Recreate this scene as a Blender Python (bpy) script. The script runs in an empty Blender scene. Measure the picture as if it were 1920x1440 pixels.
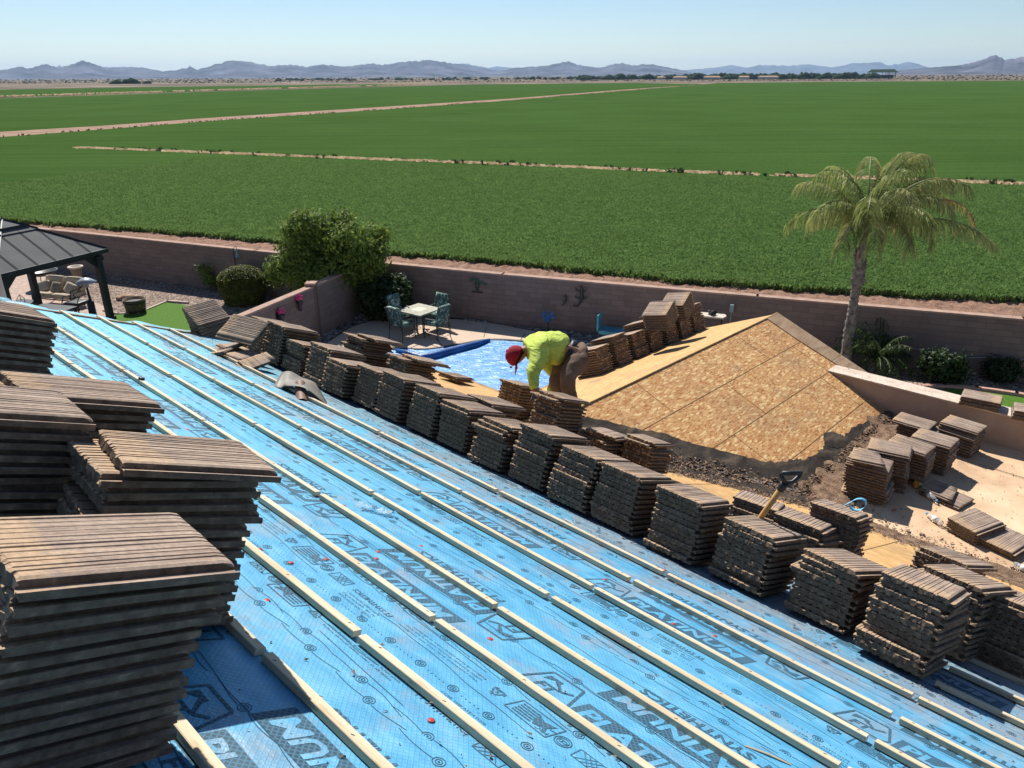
import bpy, bmesh, math, random
import numpy as np
from mathutils import Vector, Matrix
from mathutils import noise as mnoise
random.seed(11); rng = np.random.default_rng(11)
sc = bpy.context.scene
COL = sc.collection
PI = math.pi

# ------------------------------------------------------------------ camera
FPX, TH, ROLL, H = 1400.0, math.atan(578/1400.0), math.radians(0.3), 7.0
fw = np.array([0, math.cos(TH), -math.sin(TH)]); up0 = np.array([0, math.sin(TH), math.cos(TH)]); rt0 = np.array([1.0, 0, 0])
R2 = math.cos(ROLL)*rt0 - math.sin(ROLL)*up0
U2 = math.sin(ROLL)*rt0 + math.cos(ROLL)*up0
CAMP = np.array([0, 0, H])
cd = bpy.data.cameras.new('camera'); cam = bpy.data.objects.new('camera', cd); COL.objects.link(cam)
cd.sensor_width = 36; cd.lens = FPX/1920*36; cd.clip_start = 0.05; cd.clip_end = 60000
cam.matrix_world = Matrix(((R2[0], U2[0], -fw[0], 0), (R2[1], U2[1], -fw[1], 0), (R2[2], U2[2], -fw[2], H), (0, 0, 0, 1)))
sc.camera = cam

# ------------------------------------------------------------------ sky, sun, exposure
SUN_AZ, SUN_EL = math.radians(-19), math.radians(47.5)   # azimuth clockwise from +Y
w = bpy.data.worlds.new("World"); sc.world = w; w.use_nodes = True
nt = w.node_tree; bg = nt.nodes['Background']
sky = nt.nodes.new('ShaderNodeTexSky'); sky.sky_type = 'NISHITA'; sky.sun_disc = False
sky.sun_elevation = SUN_EL; sky.sun_rotation = SUN_AZ; sky.air_density = 1.0; sky.dust_density = 0.05; sky.ozone_density = 4.0; sky.altitude = 400
nt.links.new(sky.outputs[0], bg.inputs[0]); bg.inputs[1].default_value = 0.074
sl = bpy.data.lights.new('sun', 'SUN'); sl.energy = 4.9; sl.angle = math.radians(0.53); sl.color = (1.0, 0.955, 0.88)
so = bpy.data.objects.new('sun', sl); COL.objects.link(so)
sdir = Vector((math.sin(SUN_AZ)*math.cos(SUN_EL), math.cos(SUN_AZ)*math.cos(SUN_EL), math.sin(SUN_EL)))
so.rotation_euler = sdir.to_track_quat('Z', 'Y').to_euler(); so.location = (0, 0, 60)
sc.view_settings.view_transform = 'Standard'; sc.view_settings.look = 'None'
sc.view_settings.exposure = 0.47; sc.view_settings.gamma = 1.0
sc.cycles.max_bounces = 6; sc.cycles.volume_bounces = 0; sc.cycles.transparent_max_bounces = 12

# ------------------------------------------------------------------ helpers
def ray(x, y):
    d = (x-960)*R2-(y-720)*U2+FPX*fw
    return d/np.linalg.norm(d)
def gp(x, y, z=0.0):
    r = ray(x, y); return CAMP+r*((z-H)/r[2])
def pd(x, y, d):
    return CAMP+ray(x, y)*d
def pl(x, y, P, n):
    r = ray(x, y); return CAMP+r*(((P-CAMP)@n)/(r@n))
# house frame: U runs along the eaves to the near right, W runs out over the yard
AZ = math.radians(46.25); T = 5/12.0; PT = math.atan(T)
u_ = np.array([math.sin(AZ), -math.cos(AZ), 0]); w_ = np.array([math.cos(AZ), math.sin(AZ), 0]); z_ = np.array([0, 0, 1.0])
v_ = w_*math.cos(PT)-z_*math.sin(PT); n_ = np.cross(u_, v_)
P0 = CAMP-n_*1.165
def hw(U, W, z): return U*u_+W*w_+z*z_                       # house frame to world
def mp(u, v, h=0.0): return P0+u*u_+v*v_+h*n_               # point on the main slope
RU, RZ, WEND = -4.6, 3.65, 10.6                              # small gable ridge
def zM(W): return (P0@z_)-( W-(P0@w_))*T
def zA(U): return RZ-T*(U-RU)
def zB(U): return RZ+T*(U-RU)

class MB:
    def __init__(s): s.v=[]; s.f=[]; s.m=[]; s.uv=None
    def add(s, vs, fs, mi=0):
        b=len(s.v); s.v.extend([tuple(float(c) for c in p) for p in vs]); s.f.extend([tuple(i+b for i in f) for f in fs]); s.m.extend([mi]*len(fs)); return s
    def box(s, c, d, X=(1,0,0), Y=(0,1,0), Z=(0,0,1), mi=0):
        c=np.array(c,float); X=np.array(X,float)*d[0]/2; Y=np.array(Y,float)*d[1]/2; Z=np.array(Z,float)*d[2]/2
        vs=[c+a*X+b*Y+e*Z for e in(-1,1) for b in(-1,1) for a in(-1,1)]
        return s.add(vs,[(0,2,3,1),(4,5,7,6),(0,1,5,4),(2,6,7,3),(0,4,6,2),(1,3,7,5)],mi)
    def bbox(s, lo, hi, mi=0):
        return s.box([(a+b)/2 for a,b in zip(lo,hi)],[b-a for a,b in zip(lo,hi)],mi=mi)
    def tube(s, pts, r, n=8, mi=0, cap=True):
        pts=[np.array(p,float) for p in pts]; rs=r if hasattr(r,'__len__') else [r]*len(pts)
        b=[];prev=None
        for i,p in enumerate(pts):
            t=pts[min(i+1,len(pts)-1)]-pts[max(i-1,0)]; t=t/(np.linalg.norm(t)+1e-12)
            if prev is None:
                a=np.array([0,0,1.0]) if abs(t[2])<.9 else np.array([1.0,0,0]); x=np.cross(a,t)
            else: x=prev-t*(prev@t)
            x=x/(np.linalg.norm(x)+1e-12); prev=x; y=np.cross(t,x)
            b+= [p+rs[i]*(math.cos(2*PI*k/n)*x+math.sin(2*PI*k/n)*y) for k in range(n)]
        fs=[(i*n+k,i*n+(k+1)%n,(i+1)*n+(k+1)%n,(i+1)*n+k) for i in range(len(pts)-1) for k in range(n)]
        if cap: fs+=[tuple(reversed(range(n))),tuple(range((len(pts)-1)*n,len(pts)*n))]
        return s.add(b,fs,mi)
    def lathe(s, c, prof, n=20, mi=0, Z=(0,0,1)):
        Z=np.array(Z,float); Z/=np.linalg.norm(Z); a=np.array([1.0,0,0]) if abs(Z[0])<.8 else np.array([0,1.0,0]); X=np.cross(a,Z); X/=np.linalg.norm(X); Y=np.cross(Z,X); c=np.array(c,float)
        vs=[c+r*(math.cos(2*PI*k/n)*X+math.sin(2*PI*k/n)*Y)+z*Z for r,z in prof for k in range(n)]
        fs=[(i*n+k,i*n+(k+1)%n,(i+1)*n+(k+1)%n,(i+1)*n+k) for i in range(len(prof)-1) for k in range(n)]
        if prof[0][0]>1e-4: fs.append(tuple(reversed(range(n))))
        if prof[-1][0]>1e-4: fs.append(tuple(range((len(prof)-1)*n,len(prof)*n)))
        return s.add(vs,fs,mi)
    def prism(s, poly, th, nrm=(0,0,1), mi=0):                # polygon on top, extruded down by th along -nrm
        n=len(poly); nn=np.array(nrm,float); top=[np.array(p,float) for p in poly]; bot=[p-nn*th for p in top]
        fs=[tuple(range(n)),tuple(reversed(range(n,2*n)))]+[(i,n+i,n+(i+1)%n,(i+1)%n) for i in range(n)]
        return s.add(top+bot,fs,mi)
    def build(s, name, mats, parent=None, smooth=False, loc=None):
        me=bpy.data.meshes.new(name); me.from_pydata(s.v,[],s.f)
        for m in (mats if isinstance(mats,(list,tuple)) else [mats]): me.materials.append(m)
        if any(s.m): me.polygons.foreach_set('material_index',s.m)
        if smooth: me.polygons.foreach_set('use_smooth',[True]*len(s.f))
        me.update(); bm=bmesh.new(); bm.from_mesh(me); bmesh.ops.recalc_face_normals(bm,faces=bm.faces); bm.to_mesh(me); bm.free()
        o=bpy.data.objects.new(name,me); COL.objects.link(o)
        if parent is not None: o.parent=parent; o.matrix_parent_inverse=parent.matrix_basis.inverted()
        return o
def fastmesh(name, V, F, mats, parent=None, mi=None, smooth=False):
    """V (n,3), F (m,k) equal-sided faces"""
    V=np.asarray(V,np.float32); F=np.asarray(F,np.int32); me=bpy.data.meshes.new(name); k=F.shape[1]
    me.vertices.add(len(V)); me.vertices.foreach_set('co',V.ravel()); me.loops.add(F.size); me.loops.foreach_set('vertex_index',F.ravel())
    me.polygons.add(len(F)); me.polygons.foreach_set('loop_start',np.arange(len(F),dtype=np.int32)*k); me.polygons.foreach_set('loop_total',np.full(len(F),k,np.int32))
    for m in (mats if isinstance(mats,(list,tuple)) else [mats]): me.materials.append(m)
    if mi is not None: me.polygons.foreach_set('material_index',np.asarray(mi,np.int32))
    if smooth: me.polygons.foreach_set('use_smooth',np.ones(len(F),bool))
    me.update(calc_edges=True); me.validate()
    o=bpy.data.objects.new(name,me); COL.objects.link(o)
    if parent is not None: o.parent=parent; o.matrix_parent_inverse=parent.matrix_basis.inverted()
    return o
def tag(o, label=None, cat=None, group=None, kind=None):
    if label: o['label']=label
    if cat: o['category']=cat
    if group: o['group']=group
    if kind: o['kind']=kind
    return o
def thing(name, loc, label, cat, group=None, rz=0.0):
    o=bpy.data.objects.new(name,None); COL.objects.link(o); o.location=tuple(float(c) for c in loc); o.rotation_euler=(0,0,rz); o.empty_display_size=.1
    return tag(o,label,cat,group)
def struct(o, label, cat='ground'): return tag(o,label,cat,None,'structure')
def ORD(i): return ['first','second','third','fourth','fifth','sixth','seventh','eighth','ninth','tenth','eleventh','twelfth','thirteenth','fourteenth','fifteenth','sixteenth','seventeenth','eighteenth','nineteenth','twentieth','twenty first'][i]

# ------------------------------------------------------------------ material kit
class NT:
    def __init__(s, name, rough=.8, spec=.3):
        s.m=bpy.data.materials.new(name); s.m.use_nodes=True; s.t=s.m.node_tree; s.b=s.t.nodes['Principled BSDF']
        s.b.inputs['Roughness'].default_value=rough; s.b.inputs['Specular IOR Level'].default_value=spec; s.tc=None
    def n(s, typ, **kw):
        x=s.t.nodes.new('ShaderNode'+typ)
        for k,v in kw.items():
            if k.startswith('i_'):
                key=k[2:]; key=int(key) if key.isdigit() else key.replace('_',' ')
                s.set(x.inputs[key],v)
            else: setattr(x,k,v)
        return x
    def set(s, inp, v):
        if isinstance(v,bpy.types.NodeSocket): s.t.links.new(v,inp)
        elif isinstance(v,tuple) and len(v)==3 and inp.type=='RGBA': inp.default_value=(*v,1)
        else: inp.default_value=v
    def co(s, scale=(1,1,1), rot=(0,0,0), kind='Object', loc=(0,0,0)):
        if s.tc is None: s.tc=s.n('TexCoord')
        mp_=s.n('Mapping'); s.t.links.new(s.tc.outputs[kind],mp_.inputs[0]); mp_.inputs['Scale'].default_value=scale; mp_.inputs['Rotation'].default_value=rot; mp_.inputs['Location'].default_value=loc
        return mp_.outputs[0]
    def noise(s, scale, vec=None, detail=3, rough=.55, dist=0, out='Fac'):
        x=s.n('TexNoise'); x.inputs['Scale'].default_value=scale; x.inputs['Detail'].default_value=detail; x.inputs['Roughness'].default_value=rough; x.inputs['Distortion'].default_value=dist
        s.t.links.new(vec if vec is not None else s.co(),x.inputs['Vector']); return x.outputs[out]
    def voro(s, scale, vec=None, feat='F1', out='Color', rnd=1):
        x=s.n('TexVoronoi',feature=feat); x.inputs['Scale'].default_value=scale; x.inputs['Randomness'].default_value=rnd
        s.t.links.new(vec if vec is not None else s.co(),x.inputs['Vector']); return x.outputs[out]
    def ramp(s, fac, stops, interp='LINEAR'):
        x=s.n('ValToRGB'); e=x.color_ramp.elements; x.color_ramp.interpolation=interp
        while len(e)<len(stops): e.new(.5)
        for el,(p,c) in zip(e,stops): el.position=p; el.color=(*c,1) if len(c)==3 else c
        s.t.links.new(fac,x.inputs[0]); return x.outputs[0]
    def mix(s, fac, a, b, mode='MIX'):
        x=s.n('Mix',data_type='RGBA',blend_type=mode); s.set(x.inputs[0],fac); s.set(x.inputs[6],a); s.set(x.inputs[7],b); return x.outputs[2]
    def math(s, op, a, b=0.0, c=0.0, clamp=False):
        x=s.n('Math',operation=op,use_clamp=clamp); s.set(x.inputs[0],a); s.set(x.inputs[1],b); s.set(x.inputs[2],c); return x.outputs[0]
    def sep(s, vec):
        x=s.n('SeparateXYZ'); s.t.links.new(vec,x.inputs[0]); return x.outputs
    def color(s, c): s.set(s.b.inputs['Base Color'],c); return s
    def bump(s, h, strength=.3, dist=.01):
        x=s.n('Bump'); x.inputs['Strength'].default_value=strength; x.inputs['Distance'].default_value=dist; s.t.links.new(h,x.inputs['Height']); s.t.links.new(x.outputs[0],s.b.inputs['Normal']); return s
    def rand(s):
        x=s.n('ObjectInfo'); return x.outputs['Random']
def simple(name, c, rough=.7, spec=.3, var=.25, sc_=8, bump=0, bd=.004, metal=0):
    t=NT(name,rough,spec); f=t.noise(sc_,detail=4); lo=tuple(x*(1-var) for x in c); hi=tuple(min(1,x*(1+var)) for x in c)
    t.color(t.ramp(f,[(.3,lo),(.7,hi)])); t.b.inputs['Metallic'].default_value=metal
    if bump: t.bump(t.noise(sc_*8,detail=3),bump,bd)
    return t.m
def s2l(r,g,b): return tuple(((c/255)/12.92 if c/255<=.04045 else ((c/255+.055)/1.055)**2.4) for c in (r,g,b))

M={}
def mk_materials():
    # roof tile
    t=NT('tile',.85,.25); o=t.co(); X=t.sep(o)
    base=t.ramp(t.rand(),[(0,(.23,.16,.122)),(.35,(.31,.22,.168)),(.7,(.265,.19,.148)),(1,(.37,.268,.205))])
    rn=t.n('ObjectInfo'); off=t.n('VectorMath',operation='ADD'); t.t.links.new(o,off.inputs[0]); cmb=t.n('CombineXYZ'); t.t.links.new(rn.outputs['Random'],cmb.inputs[0]); t.t.links.new(rn.outputs['Random'],cmb.inputs[1]); t.t.links.new(cmb.outputs[0],off.inputs[1])
    st=t.n('Mapping'); st.inputs['Scale'].default_value=(75,2.2,1); t.t.links.new(off.outputs[0],st.inputs[0])
    streak=t.noise(1.0,st.outputs[0],detail=2)
    c=t.mix(t.ramp(streak,[(.34,(0,0,0)),(.5,(.5,.5,.5)),(.66,(1,1,1))]),t.mix(.5,base,(.07,.05,.04)),t.mix(.6,base,(.52,.4,.31)))
    nz=t.noise(9,off.outputs[0],detail=4)
    c=t.mix(t.math('MULTIPLY',t.ramp(nz,[(.45,(0,0,0)),(.7,(1,1,1))]),.55),c,(.4,.31,.235))
    head=t.math('SUBTRACT',t.math('MULTIPLY',t.noise(14,off.outputs[0],detail=3),.22),X[1])
    hm=t.math('MULTIPLY',t.math('SMOOTH_MIN',t.math('MAXIMUM',t.math('MULTIPLY',head,22),0),1,.2),.8,clamp=True)
    c=t.mix(hm,c,(.46,.32,.2))
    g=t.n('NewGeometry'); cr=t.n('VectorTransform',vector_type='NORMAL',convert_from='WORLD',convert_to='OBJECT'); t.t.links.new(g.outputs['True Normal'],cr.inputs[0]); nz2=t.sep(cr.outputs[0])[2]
    side=t.ramp(t.noise(26,off.outputs[0],detail=4),[(.3,(.085,.06,.044)),(.6,(.16,.115,.083)),(.8,(.31,.225,.16))])  # brown side faces, with the stacks' deep shade also put into the colour
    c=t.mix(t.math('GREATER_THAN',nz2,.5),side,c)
    fl=t.noise(60,off.outputs[0],detail=3,rough=.7); c=t.mix(.35,c,t.ramp(fl,[(.35,(.5,.5,.5)),(.65,(1.4,1.35,1.3))]),'MULTIPLY')
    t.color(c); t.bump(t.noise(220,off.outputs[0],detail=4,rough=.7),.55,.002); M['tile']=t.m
    # underlayment (object coords = u,v,n)
    t=NT('underlayment',.42,.45); o=t.co(); X=t.sep(o)
    big=t.noise(1.3,o,detail=4); mid=t.noise(7,t.co((1,2.2,1)),detail=4,rough=.6)
    c=t.ramp(mid,[(.25,(.062,.275,.465)),(.5,(.098,.365,.57)),(.75,(.185,.475,.67))])
    c=t.mix(t.math('MULTIPLY',t.ramp(big,[(.45,(0,0,0)),(.75,(1,1,1))]),.35),c,(.2,.5,.68))
    far=t.math('MULTIPLY',t.math('SUBTRACT',-2.2,X[0]),.22,clamp=True)      # grazing sky sheen painted in: paler cyan toward the far left end
    c=t.mix(t.math('MULTIPLY',far,.55),c,(.22,.66,.76))
    d1=t.n('TexWave',wave_type='BANDS',bands_direction='DIAGONAL'); t.t.links.new(t.co((1,1,0)),d1.inputs[0]); d1.inputs['Scale'].default_value=31; 
    d2=t.n('TexWave',wave_type='BANDS',bands_direction='DIAGONAL'); t.t.links.new(t.co((1,-1,0)),d2.inputs[0]); d2.inputs['Scale'].default_value=31
    wv=t.math('MAXIMUM',t.math('POWER',d1.outputs['Fac'],6),t.math('POWER',d2.outputs['Fac'],6))
    c=t.mix(t.math('MULTIPLY',wv,.3),c,(.035,.17,.36))
    dn=t.noise(3.2,o,detail=6,rough=.7); vv=t.math('MULTIPLY',t.math('SUBTRACT',X[1],2.9),.16,clamp=True)
    dm=t.math('MULTIPLY',t.math('SUBTRACT',t.math('ADD',dn,vv),.52),5.5,clamp=True)
    c=t.mix(t.math('MULTIPLY',dm,.62),c,t.ramp(t.noise(30,o),[(.3,(.24,.2,.18)),(.7,(.36,.34,.33))]))
    t.color(c); h=t.math('ADD',t.math('MULTIPLY',wv,.4),t.math('ADD',t.math('MULTIPLY',t.noise(9,t.co((1,1.7,1)),detail=5,rough=.6),6),t.math('MULTIPLY',t.noise(2.5,o,detail=3),14)))
    t.bump(h,.5,.0022); M['under']=t.m
    t=NT('print_ink',.55,.3); o=t.co()
    d1=t.n('TexWave',wave_type='BANDS',bands_direction='DIAGONAL'); t.t.links.new(t.co((1,1,0)),d1.inputs[0]); d1.inputs['Scale'].default_value=31
    d2=t.n('TexWave',wave_type='BANDS',bands_direction='DIAGONAL'); t.t.links.new(t.co((1,-1,0)),d2.inputs[0]); d2.inputs['Scale'].default_value=31
    wv=t.math('MAXIMUM',t.math('POWER',d1.outputs['Fac'],4),t.math('POWER',d2.outputs['Fac'],4))
    c=t.mix(t.math('MULTIPLY',wv,.55),t.ramp(t.noise(5,detail=5),[(.3,(.022,.05,.075)),(.7,(.055,.1,.135))]),(.07,.24,.38))
    t.color(c); M['ink']=t.m
    M['inkline']=simple('print_line',(.03,.085,.13),.6,.2,.3,6)
    M['redcap']=simple('red_plastic_cap',(.42,.055,.045),.4,.4,.2,20)
    # battens
    t=NT('batten_wood',.7,.25); o=t.co((1.2,30,30)); f=t.noise(1.5,o,detail=4,dist=.6); rr=t.rand()
    c=t.ramp(f,[(.25,(.52,.41,.27)),(.5,(.66,.55,.39)),(.75,(.74,.64,.48))]); c=t.mix(t.math('MULTIPLY',rr,.35),c,(.55,.38,.2))
    kn=t.noise(3,t.co((2,9,9)),detail=2); c=t.mix(t.math('MULTIPLY',t.math('SUBTRACT',kn,.68),6,clamp=True),c,(.3,.16,.07))
    t.color(c); t.bump(t.noise(40,o),.25,.002); M['batten']=t.m
    M['staple']=simple('dark_staple',(.05,.045,.04),.5,.4)
    # OSB / ply
    def osb(name, flake, streak):
        t=NT(name,.75,.22); cols=[]
        for i,(r,s) in enumerate(((.5,1.0),(1.9,1.3),(-.7,.8),(1.2,1.1))):
            v=t.co((19*s,66*s,1),(0,0,r),loc=(i*3.1,i*1.7,0)); cols.append(t.voro(1.0,v,out='Color'))
        sa=t.sep(cols[0])[0]; sb=t.sep(cols[1])[1]; s3=t.sep(cols[2])[2]; s4=t.sep(cols[3])[0]
        c=t.ramp(sa,[(0,(.34,.14,.045)),(.3,(.48,.22,.08)),(.6,(.57,.3,.12)),(.9,(.62,.36,.16))])
        c=t.mix(t.ramp(sb,[(.6,(0,0,0)),(.75,(.8,.8,.8))]),c,t.ramp(sb,[(.6,(.3,.13,.04)),(.8,(.55,.31,.12)),(1,(.66,.42,.19))]))
        c=t.mix(t.ramp(s3,[(.87,(0,0,0)),(.94,(.9,.9,.9))]),c,(.8,.58,.28)); c=t.mix(t.ramp(s4,[(.87,(0,0,0)),(.93,(.8,.8,.8))]),c,(.7,.47,.21))
        if streak:
            g=t.noise(1,t.co((1.2,34,1),(0,0,streak)),detail=4); c=t.mix(.62,c,t.ramp(g,[(.3,(.42,.235,.08)),(.55,(.58,.37,.15)),(.75,(.7,.5,.25))]))
        st=t.noise(1.1,detail=5,rough=.65); c=t.mix(t.math('MULTIPLY',t.math('SUBTRACT',st,.5),3.2,clamp=True),c,t.mix(.6,c,(.2,.13,.085)))
        gs=t.noise(1.9,t.co(loc=(7,3,1)),detail=5); c=t.mix(t.math('MULTIPLY',t.math('SUBTRACT',gs,.62),4,clamp=True),c,(.2,.17,.14))
        t.color(c); t.bump(sa,.25,.002); return t.m
    M['osb']=osb('osb_flakes',1,0); M['ply']=osb('osb_streaked',1,.35)
    t=NT('aged_boards',.85,.15); c=t.ramp(t.noise(2.2,t.co((1,5,1)),detail=6,rough=.65),[(.25,(.2,.13,.085)),(.5,(.36,.24,.15)),(.75,(.46,.33,.21))]); t.color(c); t.bump(t.noise(30),.3,.003); M['aged']=t.m
    t=NT('old_felt',.9,.12); c=t.ramp(t.noise(2.4,t.co((1,2.5,1),(0,0,.5)),detail=7,rough=.7,dist=.6),[(.32,(.02,.018,.017)),(.5,(.055,.044,.036)),(.64,(.12,.09,.065)),(.8,(.24,.18,.125))]); t.color(c); t.bump(t.noise(14,detail=6),.6,.006); M['felt']=t.m
    M['seam']=simple('seam_dark',(.2,.115,.06),.9,.1)
    t=NT('coated_roof',.85,.2); c=t.ramp(t.noise(1.6,detail=7,rough=.65),[(.3,(.46,.3,.18)),(.5,(.62,.43,.27)),(.7,(.74,.55,.36))]); sp=t.noise(24,detail=3); c=t.mix(t.math('MULTIPLY',t.math('SUBTRACT',sp,.66),6,clamp=True),c,(.3,.18,.1)); t.color(c); t.bump(t.noise(60,detail=4),.4,.003); M['flat']=t.m
    t=NT('stucco',.9,.15); c=t.ramp(t.noise(3,detail=6,rough=.65),[(.3,(.33,.24,.185)),(.7,(.45,.34,.265))]); t.color(c); t.bump(t.noise(90,detail=4),.6,.004); M['stucco']=t.m
    t=NT('stucco_top',.9,.15); c=t.ramp(t.noise(5,detail=6,rough=.7),[(.3,(.5,.38,.29)),(.6,(.68,.57,.47))]); cr=t.voro(9,feat='DISTANCE_TO_EDGE',out='Distance'); c=t.mix(t.math('MULTIPLY',t.math('SUBTRACT',.035,cr),18,clamp=True),c,(.3,.21,.15)); t.color(c); t.bump(t.noise(60),.5,.004); M['parapet_top']=t.m
    M['stucco_grey']=simple('stucco_grey',(.5,.48,.46),.9,.15,.08,6,.4)
    t=NT('flash_metal',.45,.5); t.color(t.ramp(t.noise(5,detail=6,rough=.7),[(.3,(.16,.13,.1)),(.6,(.4,.36,.31)),(.8,(.5,.47,.43))])); t.b.inputs['Metallic'].default_value=.5; M['flash']=t.m
    M['vent_metal']=simple('vent_metal',(.2,.18,.15),.6,.4,.35,5,metal=.1); M['rust_pipe']=simple('pipe_brown',(.2,.11,.075),.6,.4,.25,7)
    # ground
    def gravel(name, cols, scale, dist=.02, st=.9):
        t=NT(name,.9,.15); v=t.co(); c=t.voro(scale,v); s=t.sep(c)[0]; d=t.voro(scale,v,out='Distance')
        k=t.ramp(s,[(0,cols[0]),(.35,cols[1]),(.65,cols[2]),(.9,cols[3])]); big=t.noise(.8,v,detail=4); k=t.mix(.4,k,t.ramp(big,[(.35,(.75,.75,.75)),(.65,(1.2,1.2,1.2))]),'MULTIPLY')
        t.color(k); t.bump(t.math('SUBTRACT',1,d),st,dist); return t.m
    M['gravel']=gravel('pink_gravel',[(.075,.05,.038),(.17,.115,.09),(.26,.185,.145),(.46,.37,.3)],24)
    M['river']=gravel('river_rock',[(.06,.055,.05),(.14,.125,.115),(.25,.22,.2),(.42,.39,.36)],7.5,.06,1.0)
    t=NT('dirt',.95,.1); v=t.co(); c=t.ramp(t.noise(3.2,v,detail=8,rough=.7),[(.3,(.2,.115,.078)),(.55,(.36,.215,.15)),(.75,(.47,.3,.215))]); t.color(c); t.bump(t.noise(5.5,v,detail=8,rough=.75),1.0,.12); M['dirt']=t.m
    t=NT('desert',.95,.05); v=t.co(); c=t.ramp(t.noise(.012,v,detail=8,rough=.7),[(.35,(.07,.06,.042)),(.5,(.15,.12,.085)),(.62,(.33,.25,.18))]); t.color(c); M['desert']=t.m
    t=NT('road_dirt',1,.0); c=t.ramp(t.noise(.3,detail=6),[(.3,(.25,.165,.12)),(.7,(.4,.28,.21))]); t.color(c); M['road']=t.m
    def field(name, s):
        t=NT(name,1.0,.0); v=t.co(); a=t.noise(.05,v,detail=3); b=t.noise(5.0,t.co((1,1.6,1)),detail=6,rough=.75); r=t.noise(1,t.co((.02,.6,1),(0,0,-.38)),detail=3)
        c=t.ramp(b,[(.3,(.032,.066,.017)),(.5,(.053,.104,.026)),(.72,(.078,.14,.038))]); c=t.mix(.35,c,t.ramp(a,[(.35,(.75,.8,.75)),(.65,(1.25,1.2,1.2))]),'MULTIPLY'); c=t.mix(.5,c,t.ramp(r,[(.35,(.78,.8,.78)),(.65,(1.22,1.2,1.2))]),'MULTIPLY')
        t.color(c); t.bump(b,.8,.12); return t.m
    M['field']=field('alfalfa',1)
    t=NT('alfalfa_leaf',.8,.12); c=t.ramp(t.noise(2.2,t.co(),detail=4),[(.3,(.15,.23,.065)),(.55,(.19,.295,.088)),(.75,(.23,.35,.11))]); t.color(c); tr=t.n('BsdfTranslucent'); t.t.links.new(c,tr.inputs[0]); mx=t.n('MixShader'); mx.inputs[0].default_value=.4; t.t.links.new(t.b.outputs[0],mx.inputs[1]); t.t.links.new(tr.outputs[0],mx.inputs[2]); out=[n for n in t.t.nodes if n.type=='OUTPUT_MATERIAL'][0]; t.t.links.new(mx.outputs[0],out.inputs[0]); M['alfalfa_leaf']=t.m
    t=NT('dry_grass',.9,.1); c=t.ramp(t.noise(2,detail=3),[(.3,(.5,.37,.22)),(.7,(.85,.68,.46))]); t.color(c); tr=t.n('BsdfTranslucent'); t.t.links.new(c,tr.inputs[0]); mx=t.n('MixShader'); mx.inputs[0].default_value=.45; t.t.links.new(t.b.outputs[0],mx.inputs[1]); t.t.links.new(tr.outputs[0],mx.inputs[2]); out=[n for n in t.t.nodes if n.type=='OUTPUT_MATERIAL'][0]; t.t.links.new(mx.outputs[0],out.inputs[0]); M['dry']=t.m
    t=NT('lawn',.85,.1); b=t.noise(30,t.co(),detail=5,rough=.7); t.color(t.ramp(b,[(.3,(.045,.11,.012)),(.7,(.11,.225,.03))])); t.bump(b,.6,.03); M['lawn']=t.m
    t=NT('pool_deck',.85,.2); v=t.co(); sp=t.noise(45,v,detail=3,rough=.7); c=t.ramp(sp,[(.3,(.4,.28,.2)),(.5,(.58,.44,.33)),(.7,(.7,.57,.44))]); c=t.mix(.35,c,t.ramp(t.noise(1.2,v,detail=4),[(.35,(.8,.8,.8)),(.65,(1.15,1.15,1.15))]),'MULTIPLY'); t.color(c); M['deck']=t.m
    M['paver']=simple('paver',(.42,.31,.25),.85,.2,.3,9,.3); M['curb']=simple('concrete_curb',(.45,.36,.3),.85,.2,.2,5,.4); M['curb_red']=simple('curb_pink',(.48,.28,.22),.85,.2,.2,5,.3)
    t=NT('pool_cover',.35,.5); w1=t.noise(2.2,t.co((1,2.2,1),(0,0,.5)),detail=6,rough=.6,dist=.8); c=t.ramp(w1,[(.3,(.07,.25,.54)),(.5,(.1,.32,.63)),(.72,(.15,.4,.69))]); t.color(c); t.bump(w1,.9,.09); M['cover']=t.m
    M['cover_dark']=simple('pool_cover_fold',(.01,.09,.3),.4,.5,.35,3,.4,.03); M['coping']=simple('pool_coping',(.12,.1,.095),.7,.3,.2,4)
    # block wall, uv based
    t=NT('block_wall',.9,.1); uv=t.co(kind='UV'); b=t.n('TexBrick'); t.t.links.new(uv,b.inputs[0]); b.offset=.5; b.squash=1.0
    for k,v in (('Color1',(.205,.155,.135,1)),('Color2',(.25,.19,.165,1)),('Mortar',(.17,.128,.112,1)),('Scale',1.0),('Mortar Size',.006),('Mortar Smooth',.3),('Bias',0),('Brick Width',.406),('Row Height',.152)): b.inputs[k].default_value=v
    c=t.mix(.5,b.outputs[0],t.ramp(t.noise(1.5,detail=6,rough=.65),[(.3,(.75,.75,.75)),(.7,(1.25,1.22,1.2))]),'MULTIPLY'); t.color(c); hh=t.math('SUBTRACT',t.math('MULTIPLY',t.noise(40),.2),b.outputs['Fac']); t.bump(hh,.6,.01); M['block']=t.m
    M['cap']=simple('wall_cap',(.4,.27,.21),.9,.1,.2,4,.3)
    # vegetation
    def leaf(name, lo, mid, hi, sc_=3.0, rough=.55, spec=.35):
        t=NT(name,rough,spec); c=t.ramp(t.noise(sc_,detail=4,rough=.7),[(.28,lo),(.5,mid),(.75,hi)]); t.color(c)
        tr=t.n('BsdfTranslucent'); t.t.links.new(c,tr.inputs[0]); mx=t.n('MixShader'); mx.inputs[0].default_value=.38; t.t.links.new(t.b.outputs[0],mx.inputs[1]); t.t.links.new(tr.outputs[0],mx.inputs[2]); out=[n for n in t.t.nodes if n.type=='OUTPUT_MATERIAL'][0]; t.t.links.new(mx.outputs[0],out.inputs[0]); return t.m
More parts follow.
